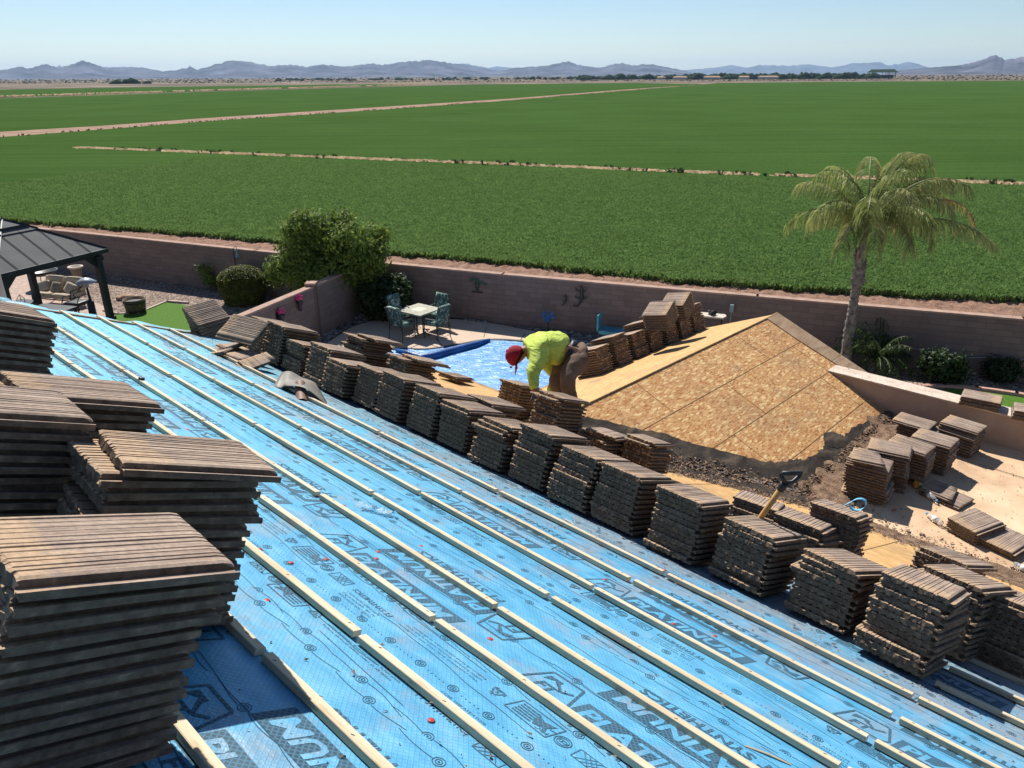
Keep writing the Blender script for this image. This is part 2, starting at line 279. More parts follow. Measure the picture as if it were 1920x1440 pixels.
    M['leaf_citrus']=leaf('citrus_leaf',(.05,.09,.014),(.135,.205,.035),(.4,.47,.1),3.0,.6,.2); M['leaf_dark']=leaf('dark_leaf',(.012,.03,.008),(.03,.06,.014),(.07,.11,.025))
    M['leaf_hedge']=leaf('hedge_leaf',(.03,.05,.008),(.1,.115,.016),(.3,.31,.055),6); M['palm_leaf']=leaf('palm_leaf',(.12,.15,.045),(.27,.3,.11),(.62,.58,.24),1.6,.5,.35); M['sago_leaf']=leaf('sago_leaf',(.02,.045,.012),(.06,.1,.025),(.22,.25,.1),3)
    M['palm_leaf2']=leaf('palm_leaf_pale',(.15,.19,.05),(.3,.36,.11),(.6,.58,.24),2.2,.5,.3); M['leaf_tips']=leaf('palm_tip_dry',(.2,.14,.05),(.42,.3,.12),(.6,.46,.22),2)  # second, paler leaflet tone, varied from frond to frond; dry tips
    M['trunk']=simple('palm_trunk',(.3,.265,.22),.9,.1,.6,9,1.0,.04); M['bark']=simple('bark',(.1,.07,.05),.95,.1,.3,9,.6,.01)
    M['scrub']=simple('desert_scrub',(.05,.055,.035),.95,.05,.5,.05); M['fartree']=simple('far_tree_foliage',(.025,.045,.02),.95,.05,.4,.1)
    M['mount']=simple('mountain_rock',(.10,.095,.115),1,.0,.75,.0035,.0)  # bluish rock colour, painted to stand in for part of the distance haze
    # objects
    M['black']=simple('black_metal',(.015,.018,.02),.45,.4,.3,5); M['gz_roof']=simple('gazebo_roof',(.095,.1,.1),.75,.2,.12,2); M['gz_dark']=simple('gazebo_frame',(.012,.022,.028),.5,.4,.25,3)
    M['cushion']=simple('beige_cushion',(.5,.42,.31),.9,.1,.12,6,.3); M['cushion2']=simple('taupe_pillow',(.3,.25,.18),.9,.1,.3,14); M['urn']=simple('clay_urn',(.3,.22,.15),.85,.2,.2,7); M['urn_rim']=simple('pale_rim',(.6,.52,.42),.8,.2,.1)
    M['barrel']=simple('barrel_wood',(.13,.1,.065),.85,.2,.35,12,.4); M['rock']=simple('sandstone',(.46,.32,.22),.9,.1,.2,5,.5); M['white']=simple('white_plastic',(.75,.75,.72),.5,.4,.05)
    M['heater']=simple('heater_shade',(.35,.4,.5),.4,.5,.2,6); M['pavtop']=simple('slate_table',(.33,.31,.24),.6,.3,.3,9); M['tabtop']=simple('pale_tile',(.62,.55,.4),.6,.3,.12,9)
    t=NT('leaf_fabric',.85,.1); c=t.ramp(t.noise(7,detail=3,dist=1.5),[(.42,(.07,.13,.11)),(.52,(.22,.32,.27)),(.62,(.52,.58,.5))],'CONSTANT'); t.color(c); M['fabric']=t.m
    M['bronze']=simple('bronze_frame',(.035,.04,.033),.45,.5,.2); M['teal']=simple('teal_plastic',(.06,.33,.42),.35,.5,.3,3); M['pink']=simple('pink_flower',(.6,.09,.25),.7,.2,.45,30); M['vase']=simple('dark_vase',(.02,.025,.03),.4,.5)
    M['bluemetal']=simple('blue_metal',(.03,.12,.3),.4,.5,.3,12); M['greenmetal']=simple('green_metal',(.03,.12,.09),.4,.5,.4,12); M['hose']=simple('pale_hose',(.3,.27,.26),.6,.3); M['greyblue']=simple('greyblue_plastic',(.25,.36,.38),.5,.4,.15)
    # person
    t=NT('hivis_shirt',.8,.15); c=t.ramp(t.noise(9,t.co((1,1,1)),detail=3),[(.3,(.46,.57,.09)),(.7,(.58,.69,.15))]); t.color(c); wr=t.noise(6,t.co((1.6,1,3.2),(.3,.5,.2)),detail=4,dist=1.0); t.bump(wr,1.0,.035); M['shirt']=t.m
    t=NT('work_trousers',.85,.15); c=t.ramp(t.noise(6,detail=6,rough=.7),[(.3,(.105,.068,.047)),(.7,(.22,.15,.105))]); t.color(c); t.bump(t.noise(7,detail=4),.9,.02); M['trousers']=t.m
    M['cap_red']=simple('red_cap',(.28,.012,.025),.8,.2,.2,12); M['skin']=simple('skin',(.3,.16,.1),.6,.35,.1,8); M['belt']=simple('belt',(.012,.012,.016),.5,.4); M['boot']=simple('boot',(.1,.06,.035),.7,.2); M['glove']=simple('glove',(.12,.1,.09),.8,.2); M['hair']=simple('hair',(.012,.01,.009),.7,.2)
    t=NT('clear_plastic',.08,.5); t.b.inputs['Transmission Weight'].default_value=.75; t.b.inputs['Base Color'].default_value=(.9,.93,.95,1); t.b.inputs['IOR'].default_value=1.15; M['clear']=t.m
    M['capblue']=simple('blue_cap',(.1,.3,.6),.4,.4); M['strap']=simple('blue_strap',(.16,.5,.72),.5,.3,.1); M['orange']=simple('snack_wrapper_orange',(.75,.3,.04),.4,.4,.6,30); M['wgreen']=simple('snack_wrapper_green',(.06,.28,.08),.4,.4,.4,20)
    M['shovel_wood']=simple('shovel_wood',(.5,.28,.09),.55,.3,.25,9); M['shovel_grip']=simple('black_grip',(.035,.033,.03),.6,.3,.3,9)
mk_materials()
# ------------------------------------------------------------------ terrain and setting
def sheet(name, pts, mat, label, z=None, kind=True):
    b=MB(); b.add([p if len(p)==3 else (p[0],p[1],z) for p in pts],[tuple(range(len(pts)))]); o=b.build(name,mat)
    return struct(o,label,name.split('.')[0].replace('_',' ')) if kind else o
def slab(name, pts, z, th, mat, label):
    o=MB().prism([(p[0],p[1],z) for p in pts],th).build(name,mat); return struct(o,label,name.replace('_',' '))
sheet('ground',[(-15000,-200,-.06),(15000,-200,-.06),(15000,21200,-.06),(-15000,21200,-.06)],M['desert'],'sandy desert plain reaching to the mountains')
WALL=[(-34,36.2),(-17.9,29.3),(-8.72,25.33),(-.25,21.88),(6.58,19.35),(12.35,17.22),(24,12.9)]
yard=[(-34,-6),(24,-6)]+[(x,y) for x,y in reversed(WALL)]
sheet('yard_ground',yard,M['gravel'],'pinkish gravel ground of the back yards',0.0)
# dirt track strip behind the wall as displaced grid
def along(P,n):
    P=np.array(P,float); d=np.r_[0,np.cumsum(np.linalg.norm(np.diff(P,axis=0),axis=1))]; s=np.linspace(0,d[-1],n); return np.c_[np.interp(s,d,P[:,0]),np.interp(s,d,P[:,1])]
W1=along(WALL,1100); nrm=np.array([.385,.923])
vs=[];K=48
for i,p in enumerate(W1):
    for k in range(K):
        q=p+nrm*(.1+k*.2); zz=.02+.07*mnoise.fractal(Vector((q[0]*2.6,q[1]*2.6,0)),.7,2,6)
        vs.append((q[0],q[1],zz))
F=[(i*K+k,(i+1)*K+k,(i+1)*K+k+1,i*K+k+1) for i in range(len(W1)-1) for k in range(K-1)]
struct(fastmesh('dirt_strip',vs,F,M['dirt'],smooth=False),'lumpy brown dirt strip between the block wall and the crop','dirt strip')
ZC=.22; ZM=.07
E1=[gp(x,y,0)[:2] for x,y in ((-900,372),(0,416),(250,434),(500,455),(720,478),(943,496),(1300,534),(1600,553),(1920,569),(2700,640))]
D1=[gp(x,y+1.5,ZC)[:2] for x,y in ((-10,268),(150,276),(330,283),(480,289),(700,298),(860,304),(1000,310),(1200,319),(1380,326),(1560,332),(1720,338),(1920,345),(2700,385))]
D2=[gp(x,y+4.5,0)[:2] for x,y in ((-10,267),(150,276),(330,283),(480,289),(700,298),(860,304),(1000,310),(1200,319),(1380,326),(1560,332),(1720,338),(1920,345),(2700,385))]
R1=[gp(x,y,ZM)[:2] for x,y in ((-900,320),(0,257),(200,242),(400,226.3),(700,206.5),(960,188),(1160,171),(1330,157.5))]
RT=[gp(x,y+1,0)[:2] for x,y in ((-900,302),(0,247),(200,235),(400,220),(700,201),(960,184),(1160,168),(1322,157))]
FARR=[gp(x,y,ZM)[:2] for x,y in ((1345,155.5),(1600,153.2),(1920,151),(2700,147.5))]
def fpoly(name,pts,label,z=.07): return slab(name,pts,z,.16 if z<.1 else .4,M['field'],label)
R1w=[gp(x,y,ZC)[:2] for x,y in ((-30,261),(-900,322))]
fpoly('near_field',[(p[0]+.25,p[1]+.6) for p in E1]+list(reversed(D1))+R1w,'nearest green alfalfa field beyond the wall',ZC)
fpoly('middle_field',D2+list(reversed(FARR))+list(reversed(R1[1:])),'wide green field between the ditch line and the dirt road')
L1=[gp(x,y,ZM)[:2] for x,y in ((-900,210),(0,184.5),(435,170.5),(870,158.8),(1180,155.3))]
fpoly('left_field',RT+list(reversed(L1)),'green field on the far side of the dirt road')
L2=[gp(x,y,ZM)[:2] for x,y in ((-900,206),(0,182.3),(435,168.8),(800,158.6))]; L3=[gp(x,y,ZM)[:2] for x,y in ((-900,178),(0,168),(360,162),(700,157.6))]
fpoly('far_left_field',L2+list(reversed(L3)),'thin strip of the farthest green field on the left')
rd=[gp(x,y,.06) for x,y in ((-900,321),(0,263),(400,229),(960,189.6),(1330,157.8))]+[gp(x,y,.06) for x,y in ((1322,156.6),(960,183.4),(400,219),(0,246),(-900,301))]
sheet('dirt_road',rd,M['road'],'pale dirt road running diagonally between the green fields')
# crop foliage on the near field: crowd of small upright leaves, dense at the front edge
def tufts(name, pos, zb, hgt, wid, mat, label, cat, kind='stuff', lean=.5, leaves=3):
    n=len(pos); V=[];a=rng.random((n,leaves))*2*PI; hh=hgt*(.55+.7*rng.random((n,leaves))); ww=wid*(.6+.8*rng.random((n,leaves))); l=lean*(rng.random((n,leaves))-.1)
    dx,dy=np.cos(a),np.sin(a); c=np.repeat(pos[:,None,:2],leaves,1)+ (rng.random((n,leaves,2))-.5)*wid*1.5
    zb=zb if hasattr(zb,'__len__') else np.full(n,zb)
    z0=np.repeat(zb[:,None],leaves,1)
    p0=np.stack([c[...,0]-dy*ww*.25,c[...,1]+dx*ww*.25,z0],-1); p1=np.stack([c[...,0]+dy*ww*.25,c[...,1]-dx*ww*.25,z0],-1)
    m=np.stack([c[...,0]+dx*hh*l,c[...,1]+dy*hh*l,z0+hh],-1)
    p2=m+np.stack([dy*ww*.5,-dx*ww*.5,0*z0],-1); p3=m-np.stack([dy*ww*.5,-dx*ww*.5,hh*.12],-1)
    V=np.stack([p0,p1,p2,p3],-2).reshape(-1,3); F=np.arange(len(V)).reshape(-1,4)
    return tag(fastmesh(name,V,F,mat),label,cat,kind=kind)
Ea=np.array([np.array(E1[0])*.35+np.array(E1[1])*.65]+list(E1[1:])); Ed=along([tuple(p) for p in Ea],2000)
pos=[]
for k in range(230000):
    t_=rng.random(); base=Ed[rng.integers(0,len(Ed)-1)]; dd=(30*t_**1.5-.05) if k%6 else .8*rng.random()+.18*math.sin(base[0]*1.7)+.12*math.sin(base[0]*4.9)
    pos.append((base[0]+.385*dd+.5*(rng.random()-.5),base[1]+.923*dd,dd))
pos=np.array(pos)
zb=np.where(pos[:,2]<.75,np.clip(rng.random(len(pos))*.22,0,ZC-.05),ZC-.05)
tufts('alfalfa_plants',pos,zb,.11,.048,M['alfalfa_leaf'],'leafy alfalfa plants along the front of the green field','crop')
# dry grass clumps along the ditch and the road
def clumps(name, line, n, sz, mat, label, cat, spread=.35, drop=.5, thr=-.2):
    L=along([tuple(p) for p in line],4000); pos=[];
    for k in range(n):
        i=rng.integers(0,len(L)); g_=mnoise.noise(Vector((L[i][0]*.9,L[i][1]*.9,7)))
        if mnoise.noise(Vector((L[i][0]*.12,L[i][1]*.12,3)))<thr or g_<-.5+.45*rng.random(): continue
        pos.append((L[i][0]+rng.normal()*spread,L[i][1]+rng.normal()*spread,0))
    pos=np.array(pos); return tufts(name,pos,0.04,sz,sz*.5,mat,label,cat,leaves=5,lean=.9)
mid=[(np.array(a)+np.array(b))/2 for a,b in zip(D1,D2)]
clumps('dry_ditch_grass',mid[1:-1],7000,.26,M['dry'],'tan dry grass clumps along the ditch line across the field','dry grass',.24,0,-.62)
clumps('ditch_weeds',mid[1:-1],160,.4,M['leaf_dark'],'dark green weeds scattered in the ditch line','weeds',.4,1.0)
clumps('road_edge_weeds',R1[1:],1100,.2,M['scrub'],'dark weeds along the edge of the dirt road','weeds',.6,.2)
clumps('far_line_weeds',L2,1800,.7,M['dry'],'pale dry growth along the thin line in the far left field','dry grass',.8,.2)
# desert scrub beyond the fields
def blobs(name, P, S, mat, label, cat, kind='stuff', seg=5):
    V=[];F=[];b=0
    for (x,y),s in zip(P,S):
        h=s*(.5+.5*random.random()); ring=[]
        for j,(rr,zz) in enumerate(((.9,0),(1,.35),(.6,.8),(.15,1))):
            for k in range(seg):
                a=2*PI*k/seg+j*.4; q=rr*s*.8*(.7+.6*random.random()); V.append((x+q*math.cos(a)*1.6,y+q*math.sin(a),-.1+zz*h*(.8+.4*random.random())))
        for j in range(3):
            for k in range(seg): F.append((b+j*seg+k,b+j*seg+(k+1)%seg,b+(j+1)*seg+(k+1)%seg,b+(j+1)*seg+k))
        b+=4*seg
    return tag(fastmesh(name,V,F,mat),label,cat,kind=kind)
P=[];S=[]
for k in range(6500):
    x=rng.uniform(-200,2150); y=151.5-9.5*rng.random()-.0035*(x-960); p=gp(x,y+2.0,0)
    dd=np.linalg.norm(p[:2]); 
    if dd<700 or dd>6000: continue
    P.append(p[:2]); S.append(dd*.0006*(.4+1.6*rng.random()**2))
blobs('desert_scrub',P,S,M['scrub'],'low dark desert scrub on the plain beyond the fields','scrub')
P=[];S=[]
for k in range(520):
    x=rng.choice([rng.uniform(1080,1420),rng.uniform(1280,1640),rng.uniform(1330,1600)]); p=gp(x,146.5-.004*(x-960),0); dd=rng.uniform(1350,1750); r=p[:2]/np.linalg.norm(p[:2])
    P.append(r*dd); S.append(rng.uniform(4,10.5))
for k in range(120):
    x=rng.uniform(520,1100); p=gp(x,146.5-.004*(x-960),0); r=p[:2]/np.linalg.norm(p[:2]); P.append(r*rng.uniform(1500,2300)); S.append(rng.uniform(3,6))
blobs('far_tree_belt',P,S,M['fartree'],'dark belt of distant trees below the mountains','tree belt')
tl=['leftmost dark tree of the small far group at left','dark rounded tree second in the small far group at left','dark tree right of centre in the small far group at left','rightmost dark tree of the small far group at left']
for i,(x,s) in enumerate(((216,7),(236,6),(246,7.5),(274,4.5))):
    p=gp(x,147,0)[:2]; p=p/np.linalg.norm(p)*1100; root=thing('desert_tree',(p[0],p[1],0),tl[i],'tree','lone trees on the far plain')
    MB().tube([(p[0],p[1],-.1),(p[0],p[1],s*.5)],[.4,.25],6).build('trunk',M['bark'],root)
    o=blobs('crown',[(p[0],p[1]),(p[0]+s*.3,p[1]),(p[0]-s*.35,p[1])],[s,s*.8,s*.7],M['fartree'],'','',seg=9)
    for k in ('kind','label','category'):
        if k in o: del o[k]
    o.parent=root; o.matrix_parent_inverse=root.matrix_basis.inverted()
# far open-sided barn and sheds
def farbox(name,x,dist,wd,dp,ht,roofh,mw,mr,label,group=None,open_=False):
    p=gp(x,147,0)[:2]; r=p/np.linalg.norm(p); c=r*dist; X=np.array([r[1],-r[0],0]); Y=np.array([r[0],r[1],0]); root=thing(name,(c[0],c[1],0),label,'barn' if open_ else 'house',group)
    b=MB(); c3=np.array([c[0],c[1],0])
    if open_:
        for i in range(5):
            for s in(-1,1): b.box(c3+X*((i-2)*wd*.23)+Y*s*dp*.45+z_*ht/2,(.8,.8,ht),X,Y)
        b.box(c3+z_*ht*.3,(wd*.8,dp*.5,ht*.55),X,Y)
    else: b.box(c3+z_*ht/2,(wd,dp,ht),X,Y)
    b.build('wall',mw,root)
    b=MB(); vs=[c3+X*a*wd*.55+Y*e*dp*.6+z_*ht for a in(-1,1) for e in(-1,1)]+[c3+X*a*wd*(.4)+z_*(ht+roofh) for a in(-1,1)]
    b.add(vs,[(0,1,4),(2,5,3),(0,4,5,2),(1,3,5,4),(0,2,3,1)]); b.build('roof',mr,root)
farbox('hay_barn',1653,1500,44,25,9,5,M['fartree'],M['fartree'],'large dark barn at the right end of the far tree belt',open_=True)
hs=[(1240,14,'M'),(1275,22,'M'),(1335,26,'M'),(1395,16,'M'),(1440,30,'M'),(1505,20,'M')]
hl=['leftmost pale low house in front of the far tree belt','long pale low house second from left by the far trees','pale flat house third from left by the far trees','small pale house fourth from left by the far trees','longest pale house fifth from left by the far trees','rightmost pale low house left of the barn']
for (x,wd,_),lb in zip(hs,hl): farbox('distant_house',x,1330+30*(x%3),wd,12,3.2,2,M['stucco_grey'],M['aged'],lb,'low houses by the far trees')
# mountains
def mountains(name, prof, D, depth, mat, label, seed, amp=1.0):
    xs=np.arange(prof[0][0],prof[-1][0]+1,3.0); ys=np.interp(xs,[p[0] for p in prof],[p[1] for p in prof]); V=[];nr=64
    for x,y in zip(xs,ys):
        r=ray(x,y); hd=np.linalg.norm(r[:2]); hc=H+D*r[2]/hd; dx,dy=r[0]/hd,r[1]/hd; hc=max(hc,20)
        hc*=1+.08*mnoise.noise(Vector((x*.11,seed,0)))+.12*(mnoise.ridged_multi_fractal(Vector((x*.09,seed,1)),.8,2.1,4,1,2)*.5-.5)
        for k in range(nr):
            f=k/(nr-1); dd=D-depth*.5+depth*f; e=1-abs(f-.5)*2; e=max(e,0)
            nz=mnoise.ridged_multi_fractal(Vector((dx*dd*.0019,dy*dd*.0012,seed)),.9,2.1,6,1,2)*.42
            z=hc*(e**1.05)*(1-min(1,(1-e)*2.6)*.62*nz)
            V.append((dx*dd,dy*dd,z-14*(1-e)-4))
    nx=len(xs); F=[(i*nr+k,(i+1)*nr+k,(i+1)*nr+k+1,i*nr+k+1) for i in range(nx-1) for k in range(nr-1)]
    return struct(fastmesh(name,V,F,mat,smooth=False),label,'mountains')
prA=[(-260,128),(-120,118),(-60,126),(0,131),(37,124),(55,127),(85,119),(115,126),(155,112),(200,127),(240,125),(270,126),(305,133),(345,128),(355,123),(370,130),(400,121),(432,112),(475,116),(505,123),(545,120),(575,124),(605,120),(645,124),(700,118),(720,121),(770,113),(805,112),(845,117),(895,125),(940,132),(960,127),(1025,122),(1065,113),(1085,121),(1125,126),(1160,117),(1190,121),(1225,120),(1260,127),(1290,133),(1310,141)]
mountains('mountain_range',prA,9500,3600,M['mount'],'jagged bare mountain range along the left and middle horizon',3)
prB=[(60,140),(110,122),(130,124),(210,125),(250,124),(300,134),(700,140),(860,118),(880,120),(915,127),(930,123),(950,126),(1000,130),(1250,134),(1330,127),(1345,126),(1370,121),(1400,127),(1425,121),(1480,123),(1515,120),(1560,126),(1600,118),(1630,117),(1650,116),(1665,122),(1705,116),(1725,120),(1740,126),(1900,130)]
mountains('far_range',prB,19500,3000,M['mount'],'fainter blue mountain range far behind the first',9)
prC=[(1660,133),(1740,126),(1790,122),(1810,119),(1840,112),(1858,104),(1870,102),(1885,110),(1905,108),(1925,103),(1990,96),(2100,90),(2250,100)]
mountains('right_ridge',prC,7600,2600,M['mount'],'brownish ridge rising at the right edge of the horizon',17)
# ------------------------------------------------------------------ block walls
def wall_thing(name, line, ht, label, th=.2, zbot=0.0, cap=True, gpn='block walls'):
    root=thing(name,(line[0][0],line[0][1],0),label,'wall',gpn)
    V=[];F=[];UV=[];s=0
    for (a,b) in zip(line[:-1],line[1:]):
        a=np.array(a,float);b=np.array(b,float);L=np.linalg.norm(b-a);d=(b-a)/L;nn=np.array([d[1],-d[0]])*th/2
        q=[a+nn,b+nn,b-nn,a-nn]; i=len(V)
        for p in q: V.append((p[0],p[1],zbot))
        for p in q: V.append((p[0],p[1],ht))
        fs=[((0,1,5,4),[(s,0),(s+L,0),(s+L,ht),(s,ht)]),((2,3,7,6),[(s+L,0),(s,0),(s,ht),(s+L,ht)]),((3,0,4,7),[(0,0),(th,0),(th,ht),(0,ht)]),((1,2,6,5),[(0,0),(th,0),(th,ht),(0,ht)]),((4,5,6,7),[(0,0),(0,0),(0,0),(0,0)])]
        for f,uv in fs: F.append(tuple(i+k for k in f)); UV.append(uv)
        s+=L
    me=bpy.data.meshes.new('wall_face'); me.from_pydata(V,[],F); lay=me.uv_layers.new(name='UVMap'); flat=[c for uv in UV for c in uv]
    for l,c in zip(lay.data,flat): l.uv=c
    me.materials.append(M['block']); o=bpy.data.objects.new('wall_face',me); COL.objects.link(o); o.parent=root; o.matrix_parent_inverse=root.matrix_basis.inverted()
    b=MB(); 
    for (a,c) in zip(line[:-1],line[1:]):
        a=np.array([*a,0.0]);c=np.array([*c,0.0]);L=np.linalg.norm(c-a);d=(c-a)/L
        b.box((a+c)/2+z_*(ht+.022),(L+.06,th+.03,.045),d,np.cross(z_,d))
    b.build('wall_cap',M['cap'],root); return root
wall_thing('block_wall',WALL,1.5,'long brown block wall between the yards and the green field')
side=wall_thing('side_wall',[(-6.95,17.2),(-5.68,20.5)],1.5,'sunlit topped block wall with pots, running from the roof edge to the pillar')
wall_thing('side_wall',[(-5.62,20.72),(-4.5,24.0)],1.5,'shaded block wall panel behind the pillar, under the citrus tree')
root=thing('wall_pillar',(-5.66,20.6,0),'square block pillar joining the two side walls','pillar')
MB().box((-5.66,20.6,.79),(.26,.26,1.58)).build('shaft',M['block'],root); MB().box((-5.66,20.6,1.61),(.3,.3,.06)).build('pillar_cap',M['cap'],root)
# ------------------------------------------------------------------ yard surfaces
deckp=[(-5.5,17),(-5.33,19.55),(-5.18,20.23),(-4.82,21.49),(-4.3,22.1),(-3.33,22.38),(-2.66,22.37),(-1.64,22.18),(-.48,21.73),(.64,21.0),(1.23,20.36),(2.2,19.3),(4.0,18.2),(5.5,17.0),(6.5,15),(6.5,8),(-7,8),(-6.6,14)]
sheet('pool_deck',deckp,M['deck'],'tan exposed aggregate pool deck',.02)
poolp=[(-4.4,18.3),(-3.6,19.25),(-3.0,19.5),(-2.44,19.35),(-1.9,19.55),(-1.34,19.85),(-.83,20.15),(-.15,20.15),(.61,19.9),(1.3,19.3),(1.75,18.4),(1.7,17),(1.3,15.2),(.2,13.6),(-1.6,13),(-3.4,13.6),(-4.5,15.4)]
def smooth_poly(P,n=3):
    P=np.array(P,float)
    for _ in range(n):
        Q=np.roll(P,-1,0); P=np.stack([P*.75+Q*.25,P*.25+Q*.75],1).reshape(-1,2)
    return P
pp=smooth_poly(poolp)
c0=pp.mean(0); pool=thing('swimming_pool',(c0[0],c0[1],0),'kidney shaped pool under a bright blue cover','pool')
b=MB(); n=len(pp); out=[(p[0],p[1],.055) for p in (c0+(pp-c0)*1.035)]; inn=[(p[0],p[1],.055) for p in pp]; low=[(p[0],p[1],-.35) for p in pp]; skirt=[(p[0],p[1],.0) for p in (c0+(pp-c0)*1.035)]
b.add(out+inn+low+skirt,[(i,(i+1)%n,n+(i+1)%n,n+i) for i in range(n)]+[(n+i,n+(i+1)%n,2*n+(i+1)%n,2*n+i) for i in range(n)]+[(3*n+i,3*n+(i+1)%n,(i+1)%n,i) for i in range(n)]); b.build('coping',M['coping'],pool)
# the deck polygon is under the pool: cover sits just above it, wrinkled
G=90; xs=np.linspace(-5,2.3,G); ys=np.linspace(12.8,20.6,G); 
from mathutils.geometry import intersect_point_tri_2d
def inside(p,P):
    x,y=p; c=False; n=len(P); j=n-1
    for i in range(n):
        if (P[i][1]>y)!=(P[j][1]>y) and x<(P[j][0]-P[i][0])*(y-P[i][1])/(P[j][1]-P[i][1])+P[i][0]: c=not c
        j=i
    return c
V=[];idx={};F=[]
def cz(x,y): return .033+.012*mnoise.noise(Vector((x*1.1+y*.5,y*1.2,0)))+.006*mnoise.noise(Vector((x*3,y*4,2)))
for i,x in enumerate(xs):
    for j,y in enumerate(ys): idx[(i,j)]=len(V); V.append((x,y,cz(x,y)))
F=[(idx[(i,j)],idx[(i+1,j)],idx[(i+1,j+1)],idx[(i,j+1)]) for i in range(G-1) for j in range(G-1) if inside((xs[i]+.04,ys[j]+.04),pp)]
used=sorted({k for f in F for k in f}); rm={k:i for i,k in enumerate(used)}
fastmesh('pool_cover',[V[k] for k in used],[tuple(rm[k] for k in f) for f in F],M['cover'],pool,smooth=True)
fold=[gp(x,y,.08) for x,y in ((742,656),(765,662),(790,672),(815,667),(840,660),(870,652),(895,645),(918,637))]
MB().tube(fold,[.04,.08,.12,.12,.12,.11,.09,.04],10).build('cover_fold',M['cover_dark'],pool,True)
# deck joints
b=MB()
for a,c in (((816,631),(833,655)),((912,614),(907,632)),((985,625),(972,642))):
    A=gp(*a,.026);B=gp(*c,.026);d=(B-A);L=np.linalg.norm(d);b.box((A+B)/2,(L,.02,.004),d/L,np.cross(z_,d/L))
struct(b.build('deck_joint',M['coping']),'dark joints in the tan pool deck','deck joint')
riv=[(-5.95,20.1),(-5.6,20.6),(-5.05,22.6),(-4.55,23.4),(-.25,21.6),(3.0,20.4),(6.5,19.1),(6.9,16.0),(5.2,17.2),(4.0,18.3),(2.2,19.4),(1.23,20.46),(.64,21.1),(-.48,21.83),(-1.64,22.28),(-3.33,22.48),(-4.4,22.2),(-4.92,21.49),(-5.28,20.23),(-5.4,19.0),(-5.9,18.6)]
sheet('river_rock_bed',riv,M['river'],'dark river rock bed along the foot of the block wall',.012)
P=[]
for k in range(5200):
    x=rng.uniform(-6,7); y=rng.uniform(16,24)
    if inside((x,y),riv): P.append((x,y))
def stones(name,P,r0,r1,mat,label,zb=.01):
    V=[];F=[];b=0
    for x,y in P:
        r=random.uniform(r0,r1); a0=random.random()*6
        for zz,q in ((0,1),(.45,.95),(.8,.45)):
            for k in range(6):
                a=a0+k*PI/3; V.append((x+r*q*math.cos(a)*random.uniform(.8,1.2),y+r*q*math.sin(a)*random.uniform(.7,1.1),zb+r*zz*random.uniform(.8,1.1)))
        for j in(0,1):
            for k in range(6): F.append((b+j*6+k,b+j*6+(k+1)%6,b+(j+1)*6+(k+1)%6,b+(j+1)*6+k))
        F.append((b+12,b+13,b+14,b+15)); F.append((b+12,b+15,b+16,b+17)); b+=18
    return tag(fastmesh(name,V,F,mat),label,'stones',kind='stuff')
M['stone']=simple('river_stone',(.2,.18,.165),.85,.2,.75,1.7)
stones('river_rocks',P,.035,.085,M['stone'],'loose dark river rocks along the wall foot')
# left yard lawn, kerb, pavers ; right yard lawn
lawn=[gp(x,y,.03)[:2] for x,y in ((200,592),(215,590),(258,588),(312,567),(345,571),(420,590),(430,660),(300,680),(200,640))]
sheet('lawn',lawn,M['lawn'],'bright green lawn beside the gazebo',.03)
def kerb(name,pix,mat,label,z=.06,w=.09,grp='concrete kerbs'):
    pts=[gp(x,y,0) for x,y in pix]; b=MB()
    for a,c in zip(pts[:-1],pts[1:]):
        d=c-a;L=np.linalg.norm(d);d=d/L; b.box((a+c)/2+z_*z/2,(L+w*.6,w,z),d,np.cross(z_,d))
    return struct(b.build(name,mat),label,'kerb')
kerb('lawn_kerb',((196,584),(222,590),(260,589),(314,566),(352,569)),M['curb'],'pale kerb between the lawn and the gravel')
pav=[gp(x,y,.02)[:2] for x,y in ((-60,500),(70,500),(110,540),(200,575),(215,610),(120,640),(-60,620))]
sheet('patio_pavers',pav,M['paver'],'pinkish paver patio under the gazebo',.02)
rl=[gp(x,y,.02)[:2] for x,y in ((1735,730),(1800,728),(1920,745),(2000,760),(1950,900),(1750,850))]
sheet('right_lawn',rl,M['lawn'],'small green lawn behind the parapet at right',.02)
kerb('curved_kerb',((1725,728),(1770,727),(1830,731),(1905,742),(1990,758)),M['curb_red'],'pinkish curved kerb along the right lawn',.09,.12)
# ------------------------------------------------------------------ house
house=thing('house',hw(-4,3,0),'house with stripped roof, blue underlayment and bare sheathing','house')
def roofpoly(name, P3, mat, nrm, th=.03):
    return MB().prism([p for p in P3],th,nrm).build(name,mat,house)
def Mp(U,W,dz=0): return hw(U,W,zM(W)+dz)
def Ap(U,W,dz=0): return hw(U,W,zA(U)+dz)
def Bp(U,W,dz=0): return hw(U,W,zB(U)+dz)
nA=np.array(u_)*T+z_; nA/=np.linalg.norm(nA); nB=-np.array(u_)*T+z_; nB/=np.linalg.norm(nB)
WJ=(P0@w_)+((P0@z_)-RZ)/T      # where the small ridge meets the main slope
ZF=2.79; UF=RU+(RZ-ZF)/T; WF=WJ+(UF-RU)
UB=-6.5; WB=WJ+(RU-UB)
frame=Matrix(((u_[0],v_[0],n_[0],P0[0]),(u_[1],v_[1],n_[1],P0[1]),(u_[2],v_[2],n_[2],P0[2]),(0,0,0,1)))
def local_deck(name, uv, mat, h=0.0, th=.03, fr=frame, par=house):
    b=MB().prism([(a,c,h) for a,c in uv],th); o=b.build(name,mat,par); o.matrix_basis=fr; return o
def w2v(W): return (W-(P0@w_))/math.cos(PT)
ridgeW=-1.6
local_deck('roof_deck',[(-7.8,w2v(ridgeW)),(6,w2v(ridgeW)),(6,w2v(WF)),(UF,w2v(WF)),(RU,w2v(WJ)),(UB,w2v(WB)),(-7.8,w2v(WB))],M['ply'])
